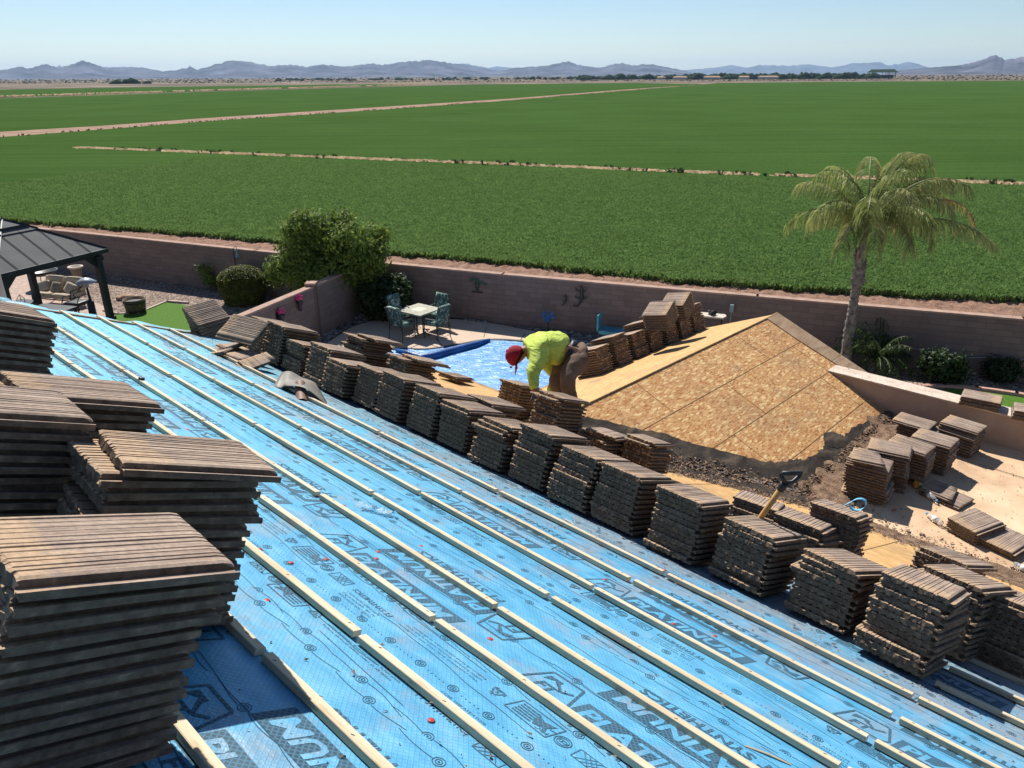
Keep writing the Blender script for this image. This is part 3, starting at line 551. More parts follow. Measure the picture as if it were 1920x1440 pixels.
# small gable over the patio: local frames with x along the ridge
def fr_of(x,y,n,o): return Matrix(((x[0],y[0],n[0],o[0]),(x[1],y[1],n[1],o[1]),(x[2],y[2],n[2],o[2]),(0,0,0,1)))
dA=u_*math.cos(PT)-z_*math.sin(PT); FA=fr_of(w_,-dA,nA,hw(RU,0,RZ))       # x=W, y=-(distance down slope)
dB=-u_*math.cos(PT)-z_*math.sin(PT); FB=fr_of(w_,dB,-np.cross(dB,w_) if (-np.cross(dB,w_))@z_>0 else np.cross(dB,w_),hw(RU,0,RZ))
cA=lambda U:-(U-RU)/math.cos(PT)
local_deck('gable_deck',[(WJ,0),(WF,cA(UF)),(WEND,cA(UF)),(WEND,0)],M['osb'],fr=FA)
local_deck('gable_deck',[(WJ,0),(WEND,0),(WEND,(RU-UB)/math.cos(PT)),(WB,(RU-UB)/math.cos(PT))],M['ply'],fr=FB)
MB().prism([hw(UF-.3,WF-.3,ZF),hw(6,WF-.3,ZF),hw(6,11,ZF),hw(UF-.3,11,ZF)],.06).build('flat_roof',M['flat'],house)
# walls, fascia
b=MB()
for lo,hi in (((-7.5,ridgeW-6),(6,6.3)),((-6.2,6),(2.5,10.3))):
    q=[hw(lo[0],lo[1],0),hw(hi[0],lo[1],0),hw(hi[0],hi[1],0),hw(lo[0],hi[1],0)]; top=2.6
    b.add([p for p in q]+[p+z_*top for p in q],[(0,1,5,4),(1,2,6,5),(2,3,7,6),(3,0,4,7),(4,5,6,7)])
b.build('house_wall',M['stucco'],house)
MB().prism([hw(-7.5,-7.6,zM(-7.6*-1) if 0 else 2.6),hw(-7.5,6.2,2.6),hw(-7.5,6.2,zM(6.2)-.06),hw(-7.5,ridgeW,zM(ridgeW)-.06)],.15,-u_).build('gable_wall',M['stucco'],house)
b=MB().prism([Mp(-7.8,ridgeW,-.01),Mp(6,ridgeW,-.01),hw(6,ridgeW-8,zM(ridgeW)-8*T),hw(-7.8,ridgeW-8,zM(ridgeW)-8*T)],.05,(0,0,1)); b.build('rear_slope',M['ply'],house)
b=MB(); 
for a,c in ((Mp(-7.83,ridgeW,-.06),Mp(-7.83,WB,-.06)),):
    d=c-a;L=np.linalg.norm(d);d/=L; b.box((a+c)/2,(L,.04,.16),d,u_,np.cross(d,u_))
a,c=Mp(-7.83,WB,-.07),Mp(UB,WB,-.07); d=c-a;L=np.linalg.norm(d);b.box((a+c)/2,(L,.04,.16),u_,w_)
a,c=Bp(UB,WB,-.07),Bp(UB,WEND,-.07); d=c-a;L=np.linalg.norm(d);b.box((a+c)/2,(L,.04,.16),w_,u_)
b.build('fascia',M['aged'],house)
b=MB(); b.prism([hw(UB+.1,WEND-.1,2.6),hw(UF,WEND-.1,2.6),Ap(UF,WEND-.1,-.05),hw(RU,WEND-.1,RZ-.05),Bp(UB+.1,WEND-.1,-.05)],.12,w_); b.build('gable_wall',M['stucco'],house)
# seams between sheathing boards, nail rows
b=MB()
def seamA(x0,y0,x1,y1,wd=.005):
    a=np.array([x0,y0,.0015]);c=np.array([x1,y1,.0015]);d=c-a;L=np.linalg.norm(d);d/=L; b.box((a+c)/2,(L,wd,.003),d,np.cross(z_,d))
for yy in (-.012,-.60,-1.21,-1.83): seamA(WJ-yy*1.0 if yy<-.1 else WJ+.05,yy,WEND-.02,yy)
for x,y0,y1 in ((6.9,0,-.6),(9.3,0,-.6),(8.1,-.6,-1.21),(10.0,-.6,-1.21),(7.3,-1.21,-1.83),(9.7,-1.21,-1.83)): seamA(x,y0,x,y1,.003)
o=b.build('board_seam',M['seam'],house); o.matrix_basis=FA
b=MB()
for k in range(260):
    x=random.uniform(WJ+.6,WEND-.1); y=-.6*random.randint(0,3)-random.choice((.03,.3,.57)); 
    if -y*math.cos(PT)>x-WJ or -y>1.95: continue
    b.lathe((x,y,.0),[(.006,0),(.006,.002)],6)
o=b.build('nail_head',M['seam'],house); o.matrix_basis=FA; tag(o,None,None,None,'stuff')
b=MB()
for W0 in (5.05,):
    seamA(-7.8,w2v(5.2),6,w2v(5.2),.007)
for u0 in (-3.1,-1.5,-.9,.6): seamA(u0,4.9,u0+.0,w2v(WF)-.02,.006)
o=b.build('board_seam',M['seam'],house); o.matrix_basis=frame
# aged boards along the gable edge, hip of planks
def onA(px,h=0): P=pl(*px,hw(RU,0,RZ)+nA*h,nA); q=np.array(FA.inverted()@Vector(P)); return (q[0],q[1])
E_=[(WEND+.04,.02),(WEND-.33,.0),(WEND-.34,-.55),(WEND-.30,-1.1),(WEND-.31,-1.75),(WEND-.3,-2.25),(WEND+.04,-2.27)]
local_deck('gable_edge_board',E_[:4]+[(WEND+.04,-1.1)],M['aged'],.012,.012,FA)
local_deck('gable_edge_board',[(WEND+.04,-1.108)]+[(WEND-.30,-1.108)]+E_[4:],M['aged'],.014,.014,FA)
MB().tube([hw(RU,WJ+.3,RZ+.005),hw(RU,WEND,RZ+.005)],.012,6).build('ridge_seam',M['ply'],house)
# old felt left along the bottom of the gable slope, ragged upper edge
def jag(P,n=7,amp=.04,seed=1):
    r=random.Random(seed); out=[]
    for a,c in zip(P,P[1:]+P[:1]):
        for k in range(n):
            f=k/n; out.append((a[0]+(c[0]-a[0])*f+r.uniform(-amp,amp)*(k>0),a[1]+(c[1]-a[1])*f+r.uniform(-amp,amp)*(k>0)))
    return out
up=[onA(p) for p in ((1085,782),(1115,785),(1180,802),(1240,813),(1300,832),(1370,850),(1435,866),(1462,868),(1490,860),(1508,862),(1535,850),(1545,838),(1543,818),(1560,812),(1580,822),(1592,806),(1612,795),(1640,786),(1648,776))]
lo=[(UFx,cA(UF)-.0) for UFx in (10.2,9.4,8.4,7.6)]+[(WF+.12,cA(UF)),(WJ+.62,cA(RU+.5)),(WJ+.25,cA(RU+.2))]
r_=random.Random(4); top=[]
for a,c in zip(up,up[1:]):
    for k in range(6): f=k/6; top.append((a[0]+(c[0]-a[0])*f+r_.uniform(-.02,.02),a[1]+(c[1]-a[1])*f+r_.uniform(-.015,.015)))
local_deck('torn_felt',top+[up[-1]]+lo,M['felt'],.008,.006,FA)
for i,P in enumerate(([(1543,812),(1562,810),(1585,822),(1600,835),(1570,842),(1553,838)],[(1530,846),(1545,843),(1585,852),(1600,870),(1585,885),(1555,872)],[(1655,778),(1690,800),(1705,815),(1690,812),(1662,797)])):
    q=[onA(p) for p in P]; c=np.mean(q,0); b=MB(); rr=jag(q,5,.02,i); n=len(rr)
    vs=[(x,y,.012) for x,y in rr]+[(c[0],c[1],.03)]; b.add(vs,[(k,(k+1)%n,n) for k in range(n)]); o=b.build('felt_flap',M['felt'],house); o.matrix_basis=FA
# valley metal and dirt in it
vd=np.array([1,1.0]); 
def onM(px,h=.0): P=pl(*px,P0+n_*h,n_); q=P-P0; return (q@u_,q@v_)
b=MB()
A0=hw(RU+.15,WJ+.15,RZ-.15*T+.02); A1=hw(UF+.05,WF+.05,ZF+.02); d=A1-A0; L=np.linalg.norm(d); d/=L; sd=np.cross(d,z_); sd/=np.linalg.norm(sd); 
mN=np.cross(sd,d); 
b.box((A0+A1)/2+sd*.18+n_*.012,(L,.03,.022),d,np.cross(n_,d),n_); b.box((A0+A1)/2-sd*.14+nA*.012,(L,.02,.02),d,np.cross(nA,d),nA)
b.build('valley_metal',M['flash'],house)
b=MB()
a=A0+sd*.17;c=A1+sd*.17
vs=[A0+sd*.17+z_*.006,A1+sd*.17+z_*.006,A1+z_*.0,A0+z_*.0,A1-sd*.13+nA*.012,A0-sd*.13+nA*.012]
b.add(vs,[(0,1,2,3),(3,2,4,5)]); b.build('valley_lining',M['felt'],house)
# debris: chips and dust heaps in valley and along the flat roof edge
V=[];F=[];bb=0
def chip(p,r):
    global bb
    q=[np.array(p)+np.array([random.gauss(0,1),random.gauss(0,1),abs(random.gauss(0,.5))])*r for _ in range(4)]
    V.extend(q); F.extend([(bb,bb+1,bb+2),(bb,bb+1,bb+3),(bb+1,bb+2,bb+3),(bb,bb+2,bb+3)]); bb+=4
for k in range(6500):
    f=random.random(); s=random.gauss(0,.11); p=A0+(A1-A0)*f+sd*s; U,W=p@u_,p@w_; z=max(zM(W) if U<UF or W<WF else ZF,zA(U) if W>WJ else 0)
    chip([p[0],p[1],z+.012],random.uniform(.004,.02))
for k in range(15000):
    W=random.uniform(WF,10.1); U=UF+abs(random.gauss(0,.22))-.1; z=max(ZF,zA(U)); p=hw(U,W,z+.008); chip(p,random.uniform(.004,.022))
for k in range(3800):
    U=random.uniform(UF,2.5); W=WF+random.gauss(0,.13); z=max(zM(W),ZF); p=hw(U,W,z+.008); chip(p,random.uniform(.003,.016))
for k in range(1500):
    U=random.uniform(UF,1.5); W=random.uniform(WF,9.9); p=hw(U,W,ZF+.004); chip(p,random.uniform(.002,.008))
M['chips']=simple('rubble',(.22,.15,.105),.95,.1,.5,9)
tag(fastmesh('roof_rubble',V,F,M['chips']),'loose brown rubble in the valley and along the flat roof edge','rubble',kind='stuff')
# dust banks as low displaced sheets
def bank(name,f,mat,label,nx=60,ny=20):
    V=[f(i/(nx-1),j/(ny-1)) for i in range(nx) for j in range(ny)]
    return fastmesh(name,V,[(i*ny+j,(i+1)*ny+j,(i+1)*ny+j+1,i*ny+j+1) for i in range(nx-1) for j in range(ny-1)],mat,house,smooth=True)
M['dust']=simple('tan_dust',(.27,.175,.115),.95,.1,.55,11,1.0,.03)
def f1(a,c):
    W=WF-.1+a*(10.0-WF); e=(c-.5)*2; U=UF+.16+e*(.27+.07*math.sin(a*9)+.06*math.sin(a*23)+.05*mnoise.noise(Vector((a*30,1,0)))); z=max(ZF,zA(U)); h=(.05*(1-e*e)**.5+.02*mnoise.noise(Vector((U*6,W*6,0))))*(1-abs(2*a-1)**6); return hw(U,W,z-.012+h*1.0)
bank('dust_bank',f1,M['dust'],'')
def f2(a,c):
    U=UF-.2+a*4.6; e=(c-.5)*2; W=WF+.0+e*(.17+.05*math.sin(a*17)); z=max(zM(W),ZF); h=(.035*(1-e*e)**.5+.015*mnoise.noise(Vector((U*7,W*7,3))))*(1-abs(2*a-1)**8); return hw(U,W,z-.01+h)
bank('dust_bank',f2,M['dust'],'',90,14)
# parapet
par=thing('parapet_wall',hw(-2,10.12,ZF),'low tan stucco parapet along the far edge of the flat roof','parapet')
PT0,PT1=3.19,10.0
q=lambda U,W,z:hw(U,W,z)
b=MB(); vs=[q(-3.46,PT1,ZF-.4),q(6,PT1,ZF-.4),q(6,PT1,PT0),q(-3.46,PT1,PT0),q(-3.46,PT1+.26,ZF-2.7),q(6,PT1+.26,ZF-2.7),q(6,PT1+.26,PT0),q(-3.46,PT1+.26,PT0)]
b.add(vs,[(0,1,2,3),(5,4,7,6),(1,5,6,2),(4,0,3,7)]); b.build('parapet_face',M['stucco'],par)
MB().prism([q(-3.5,PT1-.012,PT0+.012),q(6,PT1-.012,PT0+.012),q(6,PT1+.275,PT0+.012),q(-3.5,PT1+.275,PT0+.012)],.016).build('parapet_top',M['parapet_top'],par)
b=MB()
pts=[onA(p) for p in ((1582,706),(1592,716),(1620,737),(1652,757),(1668,768))]
b.tube([tuple(FA@Vector((x,y,.05))) for x,y in pts],[.012,.02,.02,.02,.01],6); 
a=[tuple(FA@Vector((x,y,.035))) for x,y in pts]; a2=[tuple(FA@Vector((x+.12,y+.03,.09))) for x,y in pts]; b.add(a+a2,[(i,i+1,5+i+1,5+i) for i in range(4)]); b.build('edge_flashing',M['flash'],house)
tag(MB().tube([hw(-1.6,9.3,ZF+.01),hw(1.5,9.15,ZF+.01)],.004,4).build('stray_wire',M['aged']),'thin wire lying on the tan flat roof','wire')
# grey stucco column at left edge
gc=thing('stucco_chimney',(-14.0,18.6,0),'grey stucco column at the left edge in front of the gazebo','column')
d0=12.5; t1=pd(-16,476,d0); MB().bbox((t1[0]-.9,t1[1]-.2,0),(t1[0]-.16,t1[1]+.3,t1[2])).build('shaft',M['stucco_grey'],gc)
# ------------------------------------------------------------------ underlayment sheets with printing
def hgt(u,v): return .0016*math.sin(u*5.1+1.3*math.sin(v*4.3))+.0012*math.sin(v*9.7+u*2.2)+.0011*mnoise.noise(Vector((u*3.3,v*4.1,0)))
vb=[-1.9,-.70,.38,1.46,2.54,3.62,5.02]
labs=['uppermost blue underlayment sheet, mostly behind the camera','blue underlayment sheet under the camera side edge','blue underlayment sheet beneath the near tile stacks','blue underlayment sheet in the middle of the slope','blue underlayment sheet just above the long row of stacks','lowest blue underlayment sheet, running under the long row of stacks']
sheets=[]
def voff(k,v): f=(v-vb[k])/(vb[k+1]-vb[k]); return .0055+.0045*f
for k in range(1,6):
    u0,u1=-7.95,5.0; nu=270; nv=26; V=[]
    for i in range(nu):
        for j in range(nv):
            u=u0+(u1-u0)*i/(nu-1); v=vb[k]-(.06 if k>1 else 0)+(vb[k+1]-vb[k]+(.06 if k>1 else 0))*j/(nv-1)
            ed=0
            if i==0: u-=.05+.06*mnoise.noise(Vector((v*5,k,0)))+.03*math.sin(v*17)
            if j==nv-1: v+=.018*mnoise.noise(Vector((u*2.2,k,5)))+(.07*mnoise.noise(Vector((u*1.7,9,5))) if k==5 else 0)
            curl=.03*max(0,1-(u-u0)/.22)*(.5+.5*math.sin(v*11+1)) if u<u0+.22 else 0
            V.append((u,v,voff(k,v)+hgt(u,v)+curl*.6))
    F=[(i*nv+j,(i+1)*nv+j,(i+1)*nv+j+1,i*nv+j+1) for i in range(nu-1) for j in range(nv-1)]
    o=fastmesh('underlayment_sheet',V,F,M['under'],smooth=True); o.matrix_basis=frame; tag(o,labs[k],'roof underlayment','blue underlayment sheets'); sheets.append(o)
# glyph kit
FNT={}
def glyphs(txt,bold=.0,shear=0.0,space=1.0):
    key=(txt,bold,shear,space)
    if key in FNT: return FNT[key]
    cu=bpy.data.curves.new('t','FONT'); cu.body=txt; cu.size=1; cu.offset=bold; cu.shear=shear; cu.space_character=space; cu.resolution_u=2; cu.fill_mode='FRONT'
    ob=bpy.data.objects.new('t',cu); COL.objects.link(ob); dg=bpy.context.evaluated_depsgraph_get(); me=bpy.data.meshes.new_from_object(ob.evaluated_get(dg))
    V=np.array([v.co[:] for v in me.vertices]) if len(me.vertices) else np.zeros((1,3)); F=[tuple(p.vertices) for p in me.polygons]
    bpy.data.objects.remove(ob); bpy.data.curves.remove(cu); bpy.data.meshes.remove(me)
    V[:,0]-=V[:,0].min(); FNT[key]=(V,F); return FNT[key]
class Print:
    def __init__(s,k): s.k=k; s.B=[MB(),MB(),MB()]      # ink, blue, line
    def put(s,V,F,o,rot,lay,which):
        c,si=(1,0) if not rot else (-1,0)
        P=[]
        for x,y in V:
            u=o[0]+c*x; v=o[1]+c*y; P.append((u,v,voff(s.k,min(max(v,vb[s.k]),vb[s.k+1]))+hgt(u,v)+.0011+.0007*lay))
        s.B[which].add(P,F)
    def text(s,txt,o,w,h,rot=False,which=0,lay=0,bold=.0,shear=0,space=1.0):
        V,F=glyphs(txt,bold,shear,space); sx=w/max(V[:,0].max(),1e-3); sy=h/.73
        s.put([(x*sx,y*sy) for x,y,_ in V],F,o,rot,lay,which)
    def poly(s,P,o,rot,which=0,lay=0): s.put(P,[tuple(range(len(P)))],o,rot,lay,which)
    def rect(s,x0,y0,x1,y1,o,rot,which=0,lay=0,sh=0): 
        n=max(1,int((x1-x0)/.12)); 
        for i in range(n):
            a=x0+(x1-x0)*i/n; c=x0+(x1-x0)*(i+1)/n; s.poly([(a,y0),(c,y0),(c+sh,y1),(a+sh,y1)],o,rot,which,lay)
    def line(s,P,wd,o,rot=False,which=2,lay=0):
        for a,c in zip(P[:-1],P[1:]):
            a=np.array(a,float);c=np.array(c,float);d=c-a;L=np.linalg.norm(d)+1e-9;nn=np.array([-d[1],d[0]])/L*wd/2; s.put([tuple(a-nn),tuple(c-nn),tuple(c+nn),tuple(a+nn)],[(0,1,2,3)],o,rot,lay,which)
    def ring(s,o,r,wd=.0025,which=2,n=16,e=1.0):
        s.line([(r*math.cos(2*PI*i/n),r*e*math.sin(2*PI*i/n)) for i in range(n+1)],wd,o,False,which)
    def build(s,parent):
        b=MB()
        for i,q in enumerate(s.B): b.add(q.v,q.f,i)
        for nm in ('printed_lettering',):
            if b.v:
                me=bpy.data.meshes.new(nm); me.from_pydata(b.v,[],b.f); [me.materials.append(M[m]) for m in ('ink','under','inkline')]; me.polygons.foreach_set('material_index',b.m); o=bpy.data.objects.new(nm,me); COL.objects.link(o); o.parent=parent; o.matrix_parent_inverse=parent.matrix_basis.inverted(); o.matrix_basis=frame
def logo(p,o,rot):     # house-roof FT emblem in a slanted outline
    p.line([(-.205,.0),(-.165,.155),(-.035,.155),(-.005,.02),(-.03,-.005),(-.205,0)],.010,o,rot,0)
    p.poly([(-.16,.085),(-.125,.11),(-.1,.085),(-.1,.125),(-.155,.125)],o,rot); p.line([(-.12,.12),(-.07,.065),(-.035,.095)],.012,o,rot,0)
    p.text('FT',(o[0]-(.155 if not rot else -.155),o[1]+(.02 if not rot else -.02)),.085,.05,rot,0,0,.03,.25)
def motif(p,o,rot,syn=True):
    logo(p,o,rot)
    p.rect(-.0,-.012,.62,.108,o,rot,0,0,.02)
    p.text('PLATINUM',(o[0]+(.03 if not rot else -.03),o[1]+(.012 if not rot else -.012)),.565,.075,rot,1,1,.035,.18)
    if syn: p.text('FT SYNTHETICS',(o[0]+(.06 if not rot else -.06),o[1]+(-.068 if not rot else .112)),.52,.046,rot,0,0,.03,.1)
def hatch(p,o,rot,w=.1,h=.055):
    p.line([(0,0),(w,0),(w,h),(0,h),(0,0)],.003,o,rot,0)
    for i in range(-3,7):
        x=i*w/5
        for sgn in(1,-1):
            a=(max(0,min(w,x if sgn>0 else x)),0); P=[]
            for t in np.linspace(0,1,2):
                xx=x+sgn*t*h*.9 if sgn>0 else x+h*.9-t*h*.9; P.append((xx,t*h))
            if all(-.001<=q[0]<=w+.001 for q in P): p.line(P,.0028,o,rot,0)
def recycle(p,o,rot):
    R=.032
    for k in range(3):
        a=2*PI*k/3+PI/2; c=2*PI*(k+1)/3+PI/2; A=np.array([R*math.cos(a),R*math.sin(a)]);C=np.array([R*math.cos(c),R*math.sin(c)]); p.line([tuple(A+(C-A)*.16),tuple(A+(C-A)*.78)],.006,o,rot,0); d=(C-A)/np.linalg.norm(C-A); m=A+(C-A)*.86; nn=np.array([-d[1],d[0]])*.009; p.poly([tuple(m-d*.008-nn),tuple(m+d*.008),tuple(m-d*.008+nn)],o,rot)
    p.text('5',(o[0]-(.008 if not rot else -.008),o[1]-(.011 if not rot else -.011)),.016,.02,rot)
def flagbox(p,o,rot,w=.17,h=.085):
    p.line([(0,0),(w,0),(w+.01,h),(.01,h+.008),(0,0)],.005,o,rot,0)
    for i in range(5): p.rect(w*.5,.012+i*.014,w*.93,.019+i*.014,o,rot,0,0)
    p.poly([(.02,.015),(.06,.03),(.085,.015),(.09,.045),(.075,.075),(.05,.06),(.025,.075),(.035,.05)],o,rot)
def small(p,o,rot):
    s=1 if not rot else -1
    def at(x,y): return (o[0]+s*x,o[1]+s*y)
    recycle(p,at(0,.02),rot)
    for i,tx in enumerate(('This resistance over very wet conditions','and/or footwear. Exercise caution in hot areas','Follow all local safety rules at all times')): p.text(tx,at(.07,.035-.019*i),.40-.02*i,.009,rot,0,0,.0)
    p.line([(.1,-.035),(.55,-.05)],.002,o,rot)
    p.text('FT SYNTHETICS',at(.52,.02),.22,.024,rot,0,0,.02)
    for i,tx in enumerate(('CCRR 1029 ASTM D226','AC 188   CAN/CSA A123.3','ASTM D4869   ASTM A220.1')): p.text(tx,at(.54,.105-.02*i),.19,.01,rot)
    hatch(p,at(.78,.0),rot); p.ring(at(.93,.025),.027,.004,0); p.ring(at(.93,.025),.019,.003,0); p.text('UL' if 0 else 'CD',at(.915,.017),.03,.017,rot,0,0,.02)
    p.text('FBC',at(.975,.035),.045,.018,rot); p.text('#FL20689',at(.965,.008),.07,.011,rot)
    flagbox(p,at(1.04,-.03),rot) if 0 else flagbox(p,at(-.24,-.03),rot)
for idx,k in enumerate(range(1,6)):
    p=Print(k); b0=vb[k]; umax=1.6 if k<5 else 1.9; umin=-7.8
    # band positions relative to the sheet's upper edge
    vA=b0+.53; vU=b0+.83
    ph={1:-2.31,2:-1.46,3:-2.31,4:-1.60,5:-2.0}[k]
    u=ph-1.2*5
    while u<umax:
        if u>umin+.25: motif(p,(u,vA if k!=5 else b0+.53),False)
        if u+1.3<umax+2 and u+.64>umin: motif(p,(u+.63,vU+.0),True)
        u+=1.2
    u=ph-1.2*5+.42
    while u<umax:
        if u>umin+.3: small(p,(u,b0+.10),False); 
        if u>umin+.9: small(p,(u+.62,b0+.40),True)
        u+=1.2
    # bullseye rows and wavy chalk lines
    for j,(dv,sp) in enumerate(((-.0,.3),(.235,.155),(.44,.3),(.70,.3),(1.03,.3))):
        v0=b0+dv+.015; u=umin+.1*j
        if k==5 and dv>.9: continue
        pts=[]
        while u<umax:
            p.ring((u,v0+.006*math.sin(u*3)),.018,.0026); p.ring((u,v0+.006*math.sin(u*3)),.010,.0026,2,10); p.poly([(-.003,-.003),(.003,-.003),(.003,.003),(-.003,.003)],(u,v0+.006*math.sin(u*3)),False,2)
            if sp>.2:
                ext=random.uniform(.1,.2); pts=[(a,.006*math.sin((u+a)*3)+.010*math.sin(a*21+j)) for a in np.linspace(.022,ext,6)]; p.line(pts,.0022,(u,v0)); pts=[(a,.006*math.sin((u+a)*3)-.012+.008*math.sin(a*19+j+k)) for a in np.linspace(-.14,.0,5)]; p.line(pts,.0020,(u-.02,v0+.01))
            else:
                for q in range(1,6): p.poly([(-.002,-.002),(.002,-.002),(.002,.002),(-.002,.002)],(u+.025+q*.018,v0),False,2)
            u+=sp
    # long drifting lines
    for j in range(5):
        v0=b0+.12+.2*j+random.uniform(-.03,.03); u=umin
        while u<umax:
            L=random.uniform(.4,1.1); P=[(a,.018*math.sin(a*5+j)+.004*math.sin(a*23)) for a in np.linspace(0,L,int(L*12))]; p.line(P,.0021,(u,v0)); u+=L+random.uniform(.2,.7)
    p.build(sheets[idx])
# red plastic caps, black cap
caps=[(500,1128),(486,1032),(545,1057),(555,1090),(611,1051),(708,1037),(705,1050),(789,1025),(755,1253),(808,1353),(919,1199),(1134,1088),(984,1088),(1335,1298),(1340,1195),(1245,1070),(1262,1172),(645,949),(352,806)]
me_=None
for i,c in enumerate(caps):
    u,v=onM(c,.004)
    if me_ is None:
        b=MB().lathe((0,0,0),[(.0115,0),(.0115,.0018),(.0095,.003),(.004,.0032),(.0,.0045)],14); o=b.build('cap_nail',M['redcap'],None,True); me_=o.data
    else: o=bpy.data.objects.new('cap_nail',me_); COL.objects.link(o)
    o.matrix_basis=frame@Matrix.Translation((u,v,.0075+hgt(u,v)))
    side_=('left' if c[0]<600 else 'middle' if c[0]<1000 else 'right'); near=('far' if c[1]<1040 else 'near' if c[1]>1180 else 'middle')
    tag(o,f'{ORD(i)} red cap nail on the blue sheets, {side_} part, {near} from the camera','nail','red cap nails on the blue sheets')
for c,lb in (((263,721),'small round black cap beside a batten on the far blue sheet'),):
    u,v=onM(c); o=MB().lathe((0,0,0),[(.02,0),(.022,.012),(.018,.02),(0,.022)],14).build('black_cap',M['black'],None,True); o.matrix_basis=frame@Matrix.Translation((u,v,.03)); tag(o,lb,'cap')
# ------------------------------------------------------------------ battens
VB=[.92+.3435*k for k in range(12)]
joints=[-.44-1.25*k for k in range(-4,7)]
bm_cache=[]
def batten_mesh(seed,L):
    r=random.Random(seed); b=MB(); n=14; w,h=.034,.022; vs=[]
    for i in range(n):
        x=L*i/(n-1); a=.0012*mnoise.noise(Vector((x*3,seed,0))); e=.0008*mnoise.noise(Vector((x*5,seed,4)))
        c=.0022
        for y,z in ((0,0),(w,0),(w,h-c),(w-c,h),(c,h),(0,h-c)): vs.append((x,y+a,z+e))
    fs=[(i*6+k,i*6+(k+1)%6,(i+1)*6+(k+1)%6,(i+1)*6+k) for i in range(n-1) for k in range(6)]+[(5,4,3,2,1,0),tuple((n-1)*6+k for k in range(6))]
    b.add(vs,fs,0)
    for i in range(4):
        x=.06+(L-.12)*i/3+r.uniform(-.03,.03); b.box((x,w*.5+r.uniform(-.006,.006),h+.0006),(.011,.0016,.0016),mi=1,X=(math.cos(.5),math.sin(.5),0),Y=(-math.sin(.5),math.cos(.5),0))
    return b.build('wood_batten',[M['batten'],M['staple']])
protos=[batten_mesh(s,1.22) for s in range(5)]; used_p=[False]*5
bnum=0
rowname=['first','second','third','fourth','fifth','sixth','seventh','eighth','ninth','tenth','eleventh','twelfth']
for r,vv in enumerate(VB):
    js=joints; ui=0
    for j in reversed(js):
        x0=j+.012; x1=x0+1.22
        if x1<-8.1 or x0>1.7: continue
        if r==0 and x0<-3.2: continue
        if r>=9 and x0<-1.2: continue
        ui+=1
        s=(r*3+ui)%5; sclip=1.0
        if not used_p[s]: o=protos[s]; used_p[s]=True
        else: o=bpy.data.objects.new('wood_batten',protos[s].data); COL.objects.link(o)
        if x0<-7.9: sclip=(x1+7.9)/1.22; x0=-7.9+random.uniform(-.04,.08)
        jit=random.uniform(-.004,.004)
        if r==1 and abs(j+1.69)<.05: jit=.004
        o.matrix_basis=frame@Matrix.Translation((x0+random.uniform(-.004,.004),vv+jit-.018,.0125))@Matrix.Rotation(random.uniform(-.003,.003),4,'Z')@Matrix.Diagonal((sclip,1,1,1))
        tag(o,f'pale wood batten, {rowname[ui-1]} piece from the left in the {rowname[r]} row from the near stacks','batten','roof battens nailed across the blue sheets')

# crumbs of broken tile scattered over the sheets
V=[];F=[];bb=0
for k in range(2600):
    u=random.uniform(-7.7,1.3); v=random.choice((random.gauss(3.75,.22),random.gauss(1.4,.3),random.uniform(.6,4.9),random.gauss(3.9,.12)))
    r=random.uniform(.0015,.006)*(1.6 if random.random()<.06 else 1); p=mp(u,v,.0115+hgt(u,v)); q=[p+u_*random.gauss(0,1)*r+v_*random.gauss(0,1)*r+n_*abs(random.gauss(0,.6))*r for _ in range(4)]
    V.extend(q); F.extend([(bb,bb+1,bb+2),(bb,bb+1,bb+3),(bb+1,bb+2,bb+3),(bb,bb+2,bb+3)]); bb+=4
tag(fastmesh('tile_crumbs',V,F,M['chips']),'small brown tile crumbs scattered over the blue sheets','crumbs',kind='stuff')
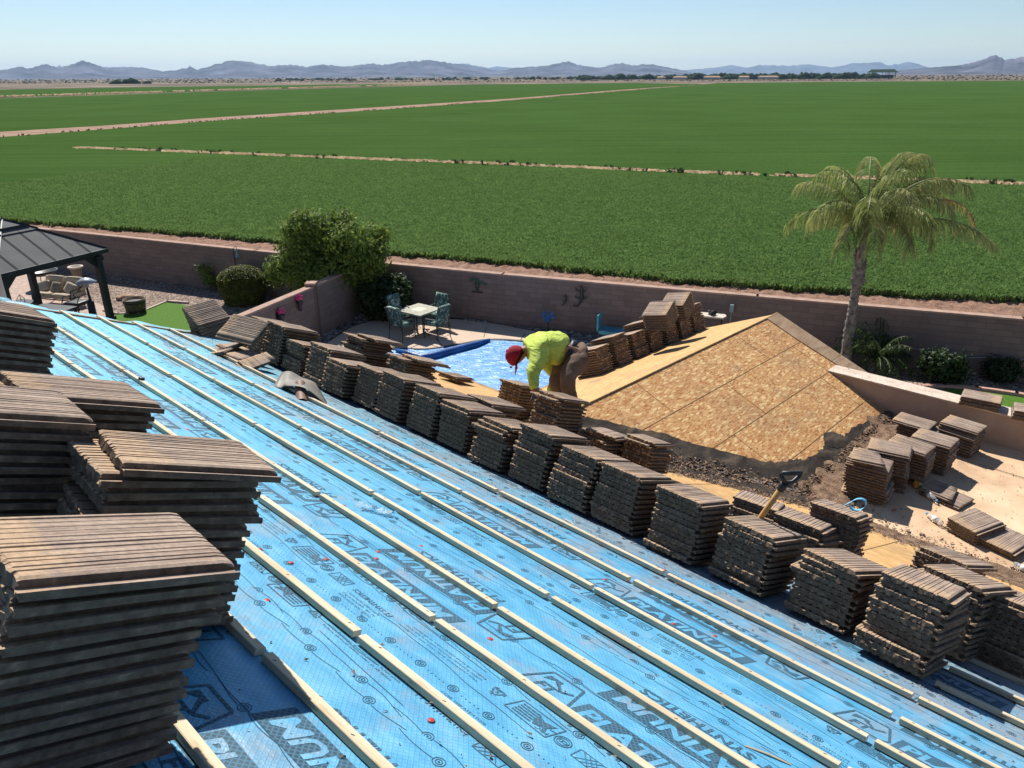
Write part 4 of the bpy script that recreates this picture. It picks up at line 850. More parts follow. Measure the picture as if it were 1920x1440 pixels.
# ------------------------------------------------------------------ roof tiles
TW,TL_,TT=.325,.42,.0305
def tile_mesh(seed, broken=0):
    r=random.Random(seed); hw_=TW/2; ledge=hw_-.028
    top=[(-hw_,.012),(-hw_,TT-.003),(-hw_+.003,TT)]
    x=-hw_+.012
    while x<ledge-.03:
        g=r.uniform(.003,.006); dp=r.uniform(.0016,.0036); top+=[(x,TT),(x+g*.4,TT-dp),(x+g,TT-dp*r.uniform(.3,1)),(x+g*1.5,TT-r.uniform(0,.0012))]; x+=g*1.5+r.uniform(.006,.022)
    top+=[(ledge-.012,TT),(ledge-.004,TT-.004),(ledge,TT-.013),(ledge+.001,.012),(hw_-.009,.011),(hw_-.007,.017),(hw_-.001,.017),(hw_,.008),(hw_,.0)]
    bot=[]; n=8; tw=(TW-.03)/n
    for i in range(n):
        a=hw_-.008-i*tw; bot+=[(a,0),(a-.005,.004),(a-tw*.42,.004),(a-tw*.42-.004,0)]
    bot+=[(-hw_+.012,0),(-hw_+.010,.012)]
    sec=top+bot; m=len(sec)
    ys=[0,.006,.03,.09,.18,.27,.35,.395,.414,TL_]
    ja=[r.gauss(0,.0035) for _ in range(m)]; jb=[r.gauss(0,.0022) for _ in range(m)]
    for J in (ja,jb):
        for k in range(1,m): J[k]=J[k]*.6+J[k-1]*.4
    warp=r.uniform(-.0015,.0015); V=[]
    for i,y in enumerate(ys):
        for k,(x,z) in enumerate(sec):
            yy=y; zz=z; xx=x
            if i==0: yy+=ja[k]
            if i==1: yy+=ja[k]*.9+abs(r.gauss(0,.0015))
            if i==0 and z>TT-.008: zz-=.0045*r.uniform(.5,1.3)
            if i==len(ys)-1: yy+=jb[k]; 
            if i>=len(ys)-2 and z>TT-.008: zz-=.003 if i==len(ys)-2 else .008
            if .01<y<.41 and z<.012 and y>.05 and y<.37 and k>=len(top): zz=max(zz,.004) if z<.001 else zz
            if abs(x)>hw_-.002: xx+=r.gauss(0,.0009)
            V.append((xx,yy,zz+warp*math.sin(PI*y/TL_)))
    F=[(i*m+k,(i+1)*m+k,(i+1)*m+(k+1)%m,i*m+(k+1)%m) for i in range(len(ys)-1) for k in range(m)]
    F+=[tuple(reversed(range(m))),tuple((len(ys)-1)*m+k for k in range(m))]
    # two hanging lugs at the head
    me=bpy.data.meshes.new('concrete_tile'); me.from_pydata(V,[],F); me.materials.append(M['tile']); me.update()
    bm=bmesh.new(); bm.from_mesh(me); bmesh.ops.triangulate(bm,faces=[f for f in bm.faces if len(f.verts)>4])
    if broken:
        ang=r.uniform(-.7,.7); co=Vector((0,TL_*(.45 if broken==1 else .7),0)); bmesh.ops.bisect_plane(bm,geom=bm.verts[:]+bm.edges[:]+bm.faces[:],plane_co=co,plane_no=Vector((math.sin(ang),math.cos(ang),0)),clear_outer=True)
        bmesh.ops.holes_fill(bm,edges=[e for e in bm.edges if e.is_boundary],sides=0); bmesh.ops.triangulate(bm,faces=[f for f in bm.faces if len(f.verts)>4])
    bmesh.ops.recalc_face_normals(bm,faces=bm.faces); bm.to_mesh(me); bm.free(); return me
TM=[tile_mesh(s) for s in range(9)]; TBR=[tile_mesh(50,1),tile_mesh(51,2),tile_mesh(52,1)]
tiles=[]     # (matrix, mesh, label, group)
PITCH=.0328
def stack(fr, o, n, rot=0, desc='', group='', j=1.0, seed=None, lean=(0,0), extra=None, pitch=PITCH, tilt=None):
    """fr: 4x4 frame with tile x,y,z axes; o: position of the head corner centre; rot degrees"""
    r=random.Random(seed if seed is not None else hash(desc)%99991); grp=0;gx=gy=0;gr=0
    for i in range(n):
        if r.random()<.28: gx=r.gauss(0,.008)*j; gy=r.gauss(0,.012)*j; gr=r.gauss(0,1.6)*j
        x=o[0]+gx+r.gauss(0,.0025)*j+lean[0]*i; y=o[1]+gy+r.gauss(0,.004)*j+lean[1]*i; z=o[2]+i*pitch+(r.random()*.001)
        a=math.radians(rot+gr+r.gauss(0,.6)*j); me=r.choice(TM)
        if extra and (i-n) in extra:
            e=extra[i-n]; x+=e[0]; y+=e[1]; a+=math.radians(e[2]); 
            if len(e)>3 and e[3] is not None: me=TBR[e[3]]
        m=fr@Matrix.Translation((x,y,z))@Matrix.Rotation(a,4,'Z')@Matrix.Rotation(math.radians(r.gauss(0,.4)*j),4,'Y')@Matrix.Rotation(math.radians(r.gauss(0,.42)*j),4,'X')
        if tilt: m=m@Matrix.Rotation(math.radians(tilt[0]*i),4,'X')@Matrix.Rotation(math.radians(tilt[1]*i),4,'Y')
        k=n-1-i; pos='top tile' if k==0 else f'{ORD(k)} tile down'
        tiles.append([m,me,f'{pos} in {desc}',group])
def mstack(u,v,n,rot,desc,group='tiles stacked on the blue sheets',base=.033,**k):
    """u = right (near) edge, v = head edge"""
    stack(frame,(u-TW/2,v,base),n,rot,desc,group,**k)
# near stacks, left
g='tiles in the big near stacks at left'
mstack(-1.37,.45,13,2,'the nearest stack, cut by the lower left corner',g,seed=1,j=1.1,lean=(0,.002),pitch=.034,extra={-1:(0,0,-3)})
mstack(-1.87,.835,15,0,'the near stack with an exposed broken end, second from the camera',g,seed=2,lean=(.0005,-.0012),pitch=.0335,extra={-1:(.012,.028,-4),-2:(0,-.03,0),-3:(0,-.018,2),-4:(0,-.02,1)})
mstack(-2.17,.44,16,0,'the tall stack at the left edge, behind the nearest one',g,seed=3,lean=(0,.0004),pitch=.033)
mstack(-2.53,.80,15,1,'the wide topped stack with a dusty end at far left',g,seed=4,lean=(0,0),pitch=.0325,extra={-1:(.0,.03,-2),-2:(0,0,0)})
mstack(-3.66,.80,17,1,'the stack at the left edge nearest the gazebo',g,seed=5,lean=(0,0),pitch=.033)
mstack(-4.55,.78,15,-2,'the left edge stack just above the gazebo side',g,seed=6,pitch=.033)
# the long row
row=[(-.47,3.95,12,-4,.0022,{}),(-.86,4.06,10,-3,0,{-1:(-.01,.0,-12),-4:(-.03,-.01,5)}),(-1.30,4.02,10,-2,0,{}),(-1.72,3.99,11,0,0,{-1:(-.005,-.01,1)}),(-2.14,4.03,11,0,0,{-1:(0,-.015,0)}),(-2.50,4.02,11,0,0,{}),
(-2.90,4.06,12,0,0,{-1:(.0,-.012,0),-2:(0,-.012,0)}),(-3.30,4.06,10,1,0,{-1:(.02,.02,-2),-3:(-.02,-.02,2)}),(-3.74,4.11,10,0,0,{-1:(0,-.02,0),-2:(0,-.03,0)}),(-4.10,4.11,11,0,0,{}),(-4.52,4.1,11,0,0,{}),(-4.88,4.12,10,1,0,{-1:(0,-.02,0)}),
(-5.24,4.05,9,1,0,{}),(-5.58,4.08,11,0,0,{}),(-6.06,4.14,9,2,0,{}),(-6.42,4.12,12,1,0,{-1:(0,-.01,0)}),(-6.86,4.2,11,3,0,{}),(-7.25,4.22,8,5,0,{})]
for i,(u,v,n,rot,ln,ex) in enumerate(row):
    mstack(u,v,n,rot,f'the {ORD(i)} stack from the right in the long row','tiles in the long row of stacks',seed=20+i,lean=(ln,0),extra=ex or None)
# stacks behind the row
def ms(u,v,n,rot,desc,base=.033,**k): mstack(u,v,n,rot,desc,'tiles in the stacks behind the long row',base,**k)
ms(-.40,4.55,12,-7,'the leaning stack just behind the front right stack',seed=41,extra={-1:(0,.0,-6)})
ms(-.60,5.42,11,-8,'the low dusty stack behind the leaning one',seed=42,extra={-1:(.02,-.02,-4)})
ms(-.14,4.75,11,-4,'the stack cut by the right edge',seed=43)
ms(-1.2,5.22,13,2,'the stack with the blue strap behind the shovel',seed=44,extra={-1:(0,-.03,2)})
ms(-1.3,4.80,10,0,'the wide pair beside the shovel handle',seed=45,extra={-1:(0,0,5)}); ms(-1.60,4.86,10,10,'the slanted half of the pair beside the shovel handle',seed=46)
ms(-3.28,6.12,9,3,'the ragged stack in front of the felt strip',seed=47,j=1.6,extra={-1:(.02,.04,2),-2:(-.02,-.04,4)})
ms(-3.58,5.78,8,6,'the low ragged stack left of the felt strip',seed=48,j=1.6,extra={-1:(.08,.02,6),-2:(-.05,0,-3)})
ms(-3.9,5.42,15,2,'the tall stack just right of the worker',seed=49,extra={-1:(.02,.03,-3),-2:(-.02,-.03,2)})
ms(-5.15,6.35,11,4,'the stack just left of the worker',seed=50,j=1.4,extra={-1:(.0,-.03,4)})
ms(-4.0,4.56,11,2,'the flat topped stack between the row and the pool',seed=51,extra={-1:(.05,0,0)})
ms(-5.72,5.16,12,3,'the tall stack in front of the pool cover fold',seed=52,j=1.4,extra={-1:(.1,.08,0),-2:(0,-.03,2)})
ms(-6.3,5.45,7,5,'the low stack of offset tiles left of the pool fold',seed=53,j=1.8,extra={-1:(.06,.05,10,0)})
ms(-6.3,5.0,14,3,'the tall ragged stack below the patio chairs',seed=54,j=1.7,extra={-1:(.12,.05,4),-2:(0,-.05,2),-5:(-.02,-.03,3)})
ms(-7.0,7.2,2,12,'the few loose tiles at the eave above the pool',seed=55,j=2)
# stacks on the far side of the small ridge
Bx=fr_of(w_,dB,nB,hw(RU,0,RZ)) if (np.cross(w_,dB)@z_)>0 else fr_of(-w_,dB,nB,hw(RU,0,RZ))
Bd=lambda U:(RU-U)/math.cos(PT)
es=[(7.75,11),(8.18,13),(8.62,11),(9.03,14),(9.44,15),(9.86,15),(10.24,13)]
for i,(W,n) in enumerate(es):
    stack(Bx,(W+TW/2,Bd(-5.72),.004),n,random.uniform(-3,3),f'the {ORD(i)} stack from the worker along the far roof edge','tiles stacked along the far roof edge',seed=70+i,pitch=.034,lean=(.0,-.0015))
# stacks on the flat roof (tile length along U)
Ff=fr_of(-w_,u_,z_,hw(0,0,ZF))      # x=-W, y=U
def fstack(U,W,n,rot,desc,**k): stack(Ff,(-W,U-TL_/2,.012),n,rot,desc,'tiles stacked on the tan flat roof',**k)
fstack(-2.1,7.66,14,8,'the nearest tall stack on the tan roof',seed=80,extra={-1:(.03,.03,6,1),-2:(-.05,0,-9,2)},j=1.3)
fstack(-2.02,8.06,13,11,'the second stack from the near end on the tan roof',seed=81,j=1.3,extra={-1:(0,0,3)})
fstack(-1.93,8.43,12,0,'the third stack from the near end on the tan roof',seed=82,extra={-1:(0,0,-3)})
fstack(-1.8,8.86,11,-2,'the fourth stack from the near end on the tan roof',seed=83,j=1.3)
fstack(-2.08,9.36,9,-4,'the left stack of the far pair by the parapet',seed=84,j=1.6,extra={-1:(.02,-.06,0),-2:(-.03,-.08,2)})
fstack(-1.68,9.56,10,-8,'the right stack of the far pair by the parapet',seed=85,j=1.3)
Fm=fr_of(u_,w_,z_,hw(0,0,ZF))
def fm(U,W,n,rot,desc,**k): stack(Fm,(U,W-TL_/2,.012),n,rot,desc,'tiles stacked on the tan flat roof',**k)
fstack(-1.43,8.26,2,-12,'the small half buried pair beside the plastic bottle',seed=86,extra={-1:(0,0,0,1)},pitch=.032)
fm(-1.12,7.68,4,-20,'the low square pile by the plastic bottles',seed=87,j=1.2)
fm(-.79,7.66,2,-14,'the flat pair of tiles at the right edge',seed=88,j=1.2)
Pf=fr_of(w_,-u_,z_,hw(0,0,PT0+.014))
stack(Pf,(10.12,1.44,0),4,8,'the pile on top of the parapet','tiles piled on the parapet',seed=90); stack(Pf,(10.1,.87,0),4,10,'the second pile on the parapet, cut by the right edge','tiles piled on the parapet',seed=91)
# leaning fan of tiles at the far left end, hood shaped piles, loose and broken tiles
def basis(o,y,n):
    y=np.array(y,float);y/=np.linalg.norm(y);n=np.array(n,float);n-=y*(n@y);n/=np.linalg.norm(n);x=np.cross(y,n); return fr_of(x,y,n,np.array(o,float))
o0=mp(-7.28,4.02,.06)
pA,pB,pC,pD=pd(343,573,9.0),pd(420,553,9.3),pd(447,585,9.1),pd(371,626,8.75)
for i in range(14):
    f=i/13; yv=(pB-pA); xv=(pD-pA); nn=np.cross(xv,yv); nn/=np.linalg.norm(nn)
    if nn@(CAMP-pA)<0: nn=-nn
    yv/=np.linalg.norm(yv); nrm_=nn*(1-.55*f)+np.array([-.35,-.2,.1])*f*1.0
    base=(pA+pD)/2*(1)-nn*.004*i-z_*.030*i+R2*.012*i-v_*.004*i
    m=basis(base,yv+np.array([0,0,.03*i]),nn+np.array([.05,-.5,-.42])*f*1.3)
    k=i; tiles.append([m,TM[i%9],('topmost' if i==0 else f'{ORD(i)} from the top')+' tile of the leaning fan at the far left end','tiles in the leaning fan at the far left end'])
for si,(cx,cy,dd) in enumerate(((1236,574,11.05),(1268,557,11.6))):
    for k in range(7):
        c=pd(cx,cy,dd)-z_*(.036*k)+R2*.012*k
        m=basis(c+u_*.2,-u_*.97-z_*.22,z_*.86-w_*.5+u_*.05*k)
        tiles.append([m,TM[(k*2+si)%9],f'{"top tile" if k==0 else ORD(k)+" tile down"} in the {"nearer" if si==0 else "farther"} tilted pile atop the far stacks','tiles in the tilted piles on the far stacks'])
loose=[((412,655),(.25,.9,-.05),(-.3,-.25,.9),None,'ribbed tile lying face down below the leaning fan'),((462,672),(.9,-.55,-.1),(.2,.1,.95),0,'broken tile piece left of the long row'),((486,686),(.75,-.7,-.2),(.15,-.2,.95),2,'long broken tile shard left of the long row'),
((447,660),(.8,-.6,-.1),(.5,.1,.85),0,'dark broken tile piece behind the face down tile'),((446,618),(.85,-.3,-.1),(.25,-.5,.8),None,'tilted tile leaning on the far end of the long row')]
for i,(px,y,nn_,br,lb) in enumerate(loose):
    P=pl(*px,P0+n_*(.05 if i<4 else .27),n_); yv=np.array(y)
    m=basis(P,yv,nn_)
    if i==0: m=m@Matrix.Rotation(PI,4,'Y')
    tiles.append([m@Matrix.Translation((0,-.15,0)),TM[i] if br is None else TBR[br],lb,'loose tiles by the far end of the row'])
# order by apparent size: nearest 300 are objects of their own, the rest one mass
def dist(t): p=t[0].translation; return (p-Vector((0,0,H))).length
tiles.sort(key=dist)
NT_=296
for m,me,lb,g in tiles[:NT_]:
    o=bpy.data.objects.new('concrete_tile',me); COL.objects.link(o); o.matrix_basis=m; tag(o,lb,'tile',g)
rest=tiles[NT_:]
V=[];F3=[];base=0; att=[]
cache={}
for m,me,lb,g in rest:
    if me.name not in cache:
        bm=bmesh.new(); bm.from_mesh(me); bmesh.ops.triangulate(bm,faces=bm.faces[:]); bm.verts.index_update()
        cache[me.name]=(np.array([v.co[:] for v in bm.verts]),np.array([[v.index for v in f.verts] for f in bm.faces])); bm.free()
    v,f=cache[me.name]; A=np.array(m); V.append(v@A[:3,:3].T+A[:3,3]); F3.append(f+base); base+=len(v); att.append((v,random.random()))
# far tiles keep their own streaks through a stored local coordinate
mt=M['tile'].copy(); mt.name='tile_far'
tcs=[n for n in mt.node_tree.nodes if n.type=='TEX_COORD']; at=mt.node_tree.nodes.new('ShaderNodeAttribute'); at.attribute_name='tile_local'; ar=mt.node_tree.nodes.new('ShaderNodeAttribute'); ar.attribute_name='tile_random'
for n in tcs:
    for l in list(n.outputs['Object'].links): mt.node_tree.links.new(at.outputs['Vector'],l.to_socket)
for n in [n for n in mt.node_tree.nodes if n.type=='OBJECT_INFO']:
    for l in list(n.outputs['Random'].links): mt.node_tree.links.new(ar.outputs['Fac'],l.to_socket)
for n in [n for n in mt.node_tree.nodes if n.type=='VECT_TRANSFORM']:
    for l in list(n.outputs[0].links):
        g2=[k for k in mt.node_tree.nodes if k.type=='NEW_GEOMETRY'][0]; mt.node_tree.links.new(g2.outputs['True Normal'],l.to_socket)
o=fastmesh('concrete_tiles',np.concatenate(V),np.concatenate(F3),mt)
a=o.data.attributes.new('tile_local','FLOAT_VECTOR','POINT'); a.data.foreach_set('vector',np.concatenate([v for v,_ in att]).astype(np.float32).ravel())
a=o.data.attributes.new('tile_random','FLOAT','POINT'); a.data.foreach_set('value',np.concatenate([np.full(len(v),r) for v,r in att]).astype(np.float32))
tag(o,'remaining brown roof tiles of the farther stacks','tiles',kind='stuff')
print('tiles',len(tiles))
# ------------------------------------------------------------------ things on the roof
# vent flashing with pipe lying on the blue sheet
c=mp(-5.32,3.5,.0); vt=thing('roof_vent',c,'bent sheet metal vent flashing with a brown pipe stub on the blue slope','vent')
TLp,TRp,BRp,BLp=[pd(x,y,d) for x,y,d in ((530,699,7.0),(592,722,6.85),(622,768,6.35),(512,722,6.65))]
V=[];n1,n2=16,10
for i in range(n1):
    for j in range(n2):
        a=i/(n1-1); e=j/(n2-1); p=(TLp*(1-a)+TRp*a)*(1-e)+(BLp*(1-a)+BRp*a)*e
        p=p+z_*(.075*math.sin(PI*a)*(.5+.6*e)-.03*e*(a<.15)+.015*math.sin(a*8+e*3)); V.append(p)
F=[(i*n2+j,(i+1)*n2+j,(i+1)*n2+j+1,i*n2+j+1) for i in range(n1-1) for j in range(n2-1)]
o=fastmesh('flashing_plate',V,F,M['vent_metal'],vt,smooth=True); md=o.modifiers.new('s','SOLIDIFY'); md.thickness=.004
top=(TLp+TRp+BRp+BLp)/4+z_*.05; b0=pd(566,757,6.35)
MB().tube([top-z_*0+(b0-top)*.1,b0],.045,18,cap=False).build('pipe',M['rust_pipe'],vt,True)
MB().tube([b0+(top-b0)*.0,b0+(top-b0)*.12],.049,18,cap=False).build('pipe_rim',M['rust_pipe'],vt,True)
# shovel
sa,sb=pd(1428,968,4.75),pd(1466,914,4.62); ax=(sb-sa)/np.linalg.norm(sb-sa); sh=thing('shovel',sa-ax*.55,'wooden shovel with a black D grip leaning among the stacks','shovel')
MB().tube([sa-ax*.6,sb],.017,12).build('handle',M['shovel_wood'],sh,True)
sx=R2*1.0; b=MB(); g0=sb; g1=sb+ax*.035
b.tube([g0-ax*.02,g1],[.021,.024],12); L_=g1+ax*.06-sx*.05; R_=g1+ax*.06+sx*.055
b.tube([g1,L_+ax*.0],[.016,.012],8); b.tube([g1,g1+sx*.04+ax*.01,R_],[.016,.013,.012],8); b.tube([L_-sx*.005,L_+ax*.02,R_+ax*.02,R_],[.012,.014,.014,.012],10)
b.build('grip',M['black'],sh,True)
bl=sa-ax*.6; MB().prism([bl-sx*.1,bl+sx*.1,bl+sx*.1-ax*.22,bl-ax*.27,bl-sx*.1-ax*.22],.004,np.cross(sx,ax)).build('blade',M['flash'],sh)
# bottles, wrapper, strap, scraps
def bottle(a,c,label,r=.03,L=.2):
    A=gp(*a,ZF+.035);B=gp(*c,ZF+.035); d=(B-A);d/=np.linalg.norm(d); root=thing('water_bottle',A,label,'bottle','plastic bottles on the tan roof')
    prof=[(.0,0),(r*.9,.004),(r,.02),(r*.95,.05),(r,.08),(r*.94,.1),(r,.13),(r*.8,.16),(.013,.185)]
    MB().lathe(A,prof,16,Z=d).build('bottle_body',M['clear'],root,True)
    MB().lathe(A+d*.06,[(r+.0008,0),(r+.0008,.045)],16,Z=d).build('bottle_label',M['white'],root,True)
    MB().lathe(A+d*.185,[(.014,0),(.014,.018),(0,.019)],12,Z=d).build('bottle_cap',M['capblue'],root,True)
bottle((1734,922),(1760,942),'clear bottle with its cap toward the right, beside the small tile pair')
bottle((1766,982),(1740,964),'clear bottle with a blue cap, beside the low square tile pile')
bottle((1900,1058),(1930,1070),'clear bottle at the right edge, on the tan roof rubble')
b=MB(); P=gp(1725,912,ZF+.04)
def crumple(P,r,seed,mat,name,label):
    rr=random.Random(seed); bm=bmesh.new(); bmesh.ops.create_icosphere(bm,subdivisions=2,radius=r)
    for v in bm.verts: v.co*=.6+.7*rr.random(); v.co.z*=.6
    me=bpy.data.meshes.new(name); bm.to_mesh(me); bm.free(); me.materials.append(mat); o=bpy.data.objects.new(name,me); COL.objects.link(o); o.location=P; tag(o,label,'wrapper'); return o
crumple(gp(1719,908,ZF+.04),.05,1,M['orange'],'snack_wrapper','crumpled orange wrapper between the tan roof stacks and the bottle')
crumple(gp(1731,917,ZF+.04),.05,2,M['wgreen'],'snack_wrapper','crumpled green wrapper touching the end of the bottle')
st=pd(1612,950,5.3); b=MB(); N=16
for s in(-1,1): pass
cx=pd(1608,951,5.15); V=[]; rx,rz=.05,.042
for i in range(N+6):
    a=PI*1.15-2*PI*1.15*i/(N+5); off=R2*(rx*math.cos(a))+z_*(rz*math.sin(a)+.02)-R2*.05*max(0,(3-i)/3)
    for s in(-1,1): V.append(cx+off+w_*.014*s)
o=fastmesh('blue_strap',V,[(2*i,2*i+2,2*i+3,2*i+1) for i in range(N+5)],M['strap'],smooth=True); o.modifiers.new('s','SOLIDIFY').thickness=.0015; tag(o,'looped light blue strap on top of a tile stack','strap')
for i,(a,c,h) in enumerate((((668,955),(735,972),.006),)):
    A=onM(a);B=onM(c); b=MB(); V=[];n=14
    for k in range(n):
        f=k/(n-1); u=A[0]+(B[0]-A[0])*f; v=A[1]+(B[1]-A[1])*f; wd=.028+.012*math.sin(f*9); V+= [(u,v-wd,.012+.012*random.random()),(u+.01,v,.03+.02*random.random()),(u,v+wd,.012+.01*random.random())]
    F=[(3*k+j,3*k+3+j,3*k+4+j,3*k+1+j) for k in range(n-1) for j in(0,1)]
    o=fastmesh('plastic_film',V,F,M['clear'],smooth=True); o.matrix_basis=frame; tag(o,'crumpled clear plastic film on the blue sheet','plastic film')
for i,(a,c,lb) in enumerate((((1395,1405),(1480,1440),'thin pale wood strip on the blue sheet at the bottom edge'),((1058,977),(1075,988),'small pale splinter on the blue sheet by the long row'))):
    A=mp(*onM(a),.012);B=mp(*onM(c),.012); tag(MB().tube([A,(A+B)/2+n_*.004,B],.004,5).build('wood_splinter',M['batten']),lb,'wood splinter')
# ------------------------------------------------------------------ worker
D0=7.7
J=lambda x,y,d=D0: pd(x,y,d)
def skinmesh(name,chains,mat,parent,sub=2,root=0):
    """chains: list of lists of (key|pos, radius) ; shared keys join"""
    V=[];R=[];E=[];idx={}
    for ch in chains:
        prev=None
        for key,pos,r in ch:
            if key in idx: i=idx[key]
            else: i=len(V); V.append(tuple(pos)); R.append(r); idx[key]=i
            if prev is not None: E.append((prev,i))
            prev=i
    me=bpy.data.meshes.new(name); me.from_pydata(V,E,[]); o=bpy.data.objects.new(name,me); COL.objects.link(o)
    md=o.modifiers.new('k','SKIN'); md.use_smooth_shade=True; 
    for i,sv in enumerate(me.skin_vertices[0].data):
        r=R[i]; sv.radius=(r,r) if not hasattr(r,'__len__') else r; sv.use_root=(i==root)
    md2=o.modifiers.new('s','SUBSURF'); md2.levels=sub; md2.render_levels=sub
    dg=bpy.context.evaluated_depsgraph_get(); m2=bpy.data.meshes.new_from_object(o.evaluated_get(dg)); bpy.data.objects.remove(o); m2.name=name; m2.materials.clear(); m2.materials.append(mat)
    for p in m2.polygons: p.use_smooth=True
    o=bpy.data.objects.new(name,m2); COL.objects.link(o)
    if parent is not None: o.parent=parent; o.matrix_parent_inverse=parent.matrix_basis.inverted()
    return o
hip=J(1078,664); ml=J(1046,652); ch=J(1010,656); nk=J(986,657); hd=J(972,664); px_=7.7/1400
near=-fw*.0+np.array([0,-1.0,0]); side_=np.array([.25,-.95,0]); side_/=np.linalg.norm(side_)   # toward his near side
hL=hip+side_*.09; hR=hip-side_*.09; sL=ch+side_*.17-R2*.03; sR=ch-side_*.17-R2*.03
kL=J(1062,712,7.45); kR=J(1040,714,7.75); roofz=lambda p:max(zM(p@w_),min(zA(p@u_),zB(p@u_)) if p@w_>WJ else -9)
def foot(p): q=np.array(p,float); q[2]=roofz(q)+.05; return q
aL=foot(kL+R2*.10+np.array([.02,.1,0])); aR=foot(kR+R2*.14+np.array([.02,.1,0]))
eL=J(998,698,7.42); haL=J(1004,738,7.35); eR=J(1046,706,7.85); haR=J(1028,742,7.8)
wk=thing('person',foot(hip),'worker in a lime yellow shirt and red cap bending over the roof','person')
body=[[('hip',hip,.13),('ml',ml,.12),('ch',ch,.135),('nk',nk,.055),('hd',hd,.085),('hd2',hd+(hd-nk)/np.linalg.norm(hd-nk)*.09-z_*.04,.075)],
 [('hip',hip,.13),('hL',hL,.095),('kL',kL,.062),('aL',aL,.042),('tL',aL-R2*.16-z_*.02,.035)],[('hip',hip,.13),('hR',hR,.095),('kR',kR,.062),('aR',aR,.042),('tR',aR-R2*.16-z_*.02,.035)],
 [('ch',ch,.135),('sL',sL,.07),('eL',eL,.045),('wL',haL,.03)],[('ch',ch,.135),('sR',sR,.07),('eR',eR,.045),('wR',haR,.03)]]
skinmesh('body',body,M['skin'],wk)
for wst,el in ((haL,eL),(haR,eR)):
    d=(wst-el)/np.linalg.norm(wst-el); sx=np.cross(d,side_);sx/=np.linalg.norm(sx); sy=np.cross(d,sx); chs=[]
    pm=wst+d*.075; base=[('w',wst,.026),('p',pm,(.036,.018))]
    for f in range(4):
        k=(f-1.5)*.019; L=(.07,.082,.078,.062)[f]; q0=pm+sx*k*.8+d*.008; q1=q0+d*L*.5+sy*.012+sx*k*.2; q2=q1+d*L*.3+sy*.03
        chs.append([('p',pm,.02),(f'a{f}',q0,.0095),(f'b{f}',q1,.0088),(f'c{f}',q2,.0075)])
    q0=wst+d*.03+sx*.034; chs.append([('p',pm,.02),('t0',q0,.011),('t1',q0+d*.035+sx*.022,.0095),('t2',q0+d*.06+sx*.022+sy*.02,.008)])
    skinmesh('hand',[base]+chs,M['glove'],wk,1)
shirt=[[('w',hip-R2*.07+U2*.02,.165),('ml',ml+U2*.0,.19),('c1',(ml+ch)/2+U2*.0,.195),('ch',ch,.17),('nk0',nk+R2*.01,.085)],[('ch',ch,.185),('sL',sL,.105),('m',(sL+eL)/2,.082),('eL',eL,.068),('fl',(eL+haL)/2,.055),('wL',haL-(haL-eL)*.12,.042)],[('ch',ch,.185),('sR',sR,.105),('m2',(sR+eR)/2,.08),('eR',eR,.066),('wR',haR-(haR-eR)*.12,.042)]]
so_=skinmesh('shirt',shirt,M['shirt'],wk,3)
def crease(o,amp,ax,fr=1.0):
    me=o.data; nv=len(me.vertices); 
    ax=np.array(ax)/np.linalg.norm(ax)
    for v in me.vertices:
        p=np.array(v.co[:]); a=p@ax; q=p-ax*a; s=q*2.2*fr+ax*a*9*fr
        d=mnoise.ridged_multi_fractal(Vector(s),.8,2.0,3,1,2)-.9; v.co=v.co+v.normal*d*amp
    me.update()
crease(so_,.011,(R2*.8+U2*.6))
tr=[[('w',hip+U2*.03-R2*.03,.16),('hip',hip-U2*.015+R2*.015,.175)],[('hip',hip,.165),('hL',hL-U2*.05+R2*.02,.125),('kk',(hL+kL)/2,.105),('kL',kL,.085),('aL',aL+z_*.05,.075)],[('hip',hip,.165),('hR',hR-U2*.05+R2*.02,.125),('kk2',(hR+kR)/2,.105),('kR',kR,.085),('aR',aR+z_*.05,.075)]]
crease(skinmesh('trousers',tr,M['trousers'],wk,3,1),.010,U2)
bc=hip-R2*.05+U2*.015; bdir=(ml-hip)/np.linalg.norm(ml-hip); MB().lathe(bc-bdir*.0,[(.132,-.03),(.140,0),(.132,.03)],28,Z=bdir).build('belt',M['belt'],wk,True)
for a_ in (aL,aR): skinmesh('boot',[[('h',a_+R2*.04-z_*.01,.048),('m',a_-R2*.05-z_*.015,.045),('t',a_-R2*.17-z_*.02,.04)],[('h',a_+R2*.04,.048),('u',a_+z_*.12,.05)]],M['boot'],wk,1)
# cap: dome plus brim, neck cloth
hdir=(hd-nk)/np.linalg.norm(hd-nk); cc=hd+hdir*.045+U2*.012; updir=-R2*.78+U2*.45; updir=updir/np.linalg.norm(updir)
MB().lathe(cc-updir*.02,[(.108,-.03),(.110,0),(.104,.04),(.082,.08),(.045,.104),(.012,.112),(.012,.118),(0,.119)],24,Z=updir).build('cap_crown',M['cap_red'],wk,True)
fd=-U2*.85-R2*.25; fd/=np.linalg.norm(fd); sv=np.cross(updir,fd); V=[];
for i in range(9):
    a=-1.05+2.1*i/8
    p=cc-updir*.045+fd*math.cos(a)*.1+sv*math.sin(a)*.1; q_=cc-updir*.07+fd*(.1*math.cos(a)+.085*math.cos(a*.9))+sv*math.sin(a)*.1; V+=[p,q_]
o=fastmesh('cap_brim',V,[(2*i,2*i+2,2*i+3,2*i+1) for i in range(8)],M['cap_red'],wk,smooth=True); o.modifiers.new('s','SOLIDIFY').thickness=.005
MB().lathe(hd+hdir*.075-updir*.02+fd*.085,[(.012,0),(.010,.018),(.0,.024)],8,Z=fd).build('nose',M['skin'],wk,True)
for s in(-1,1):
    MB().lathe(hd+hdir*.05+sv*s*.082-updir*.03,[(.018,0),(.022,.008),(.012,.014)],10,Z=sv*s).build('ear',M['skin'],wk,True)
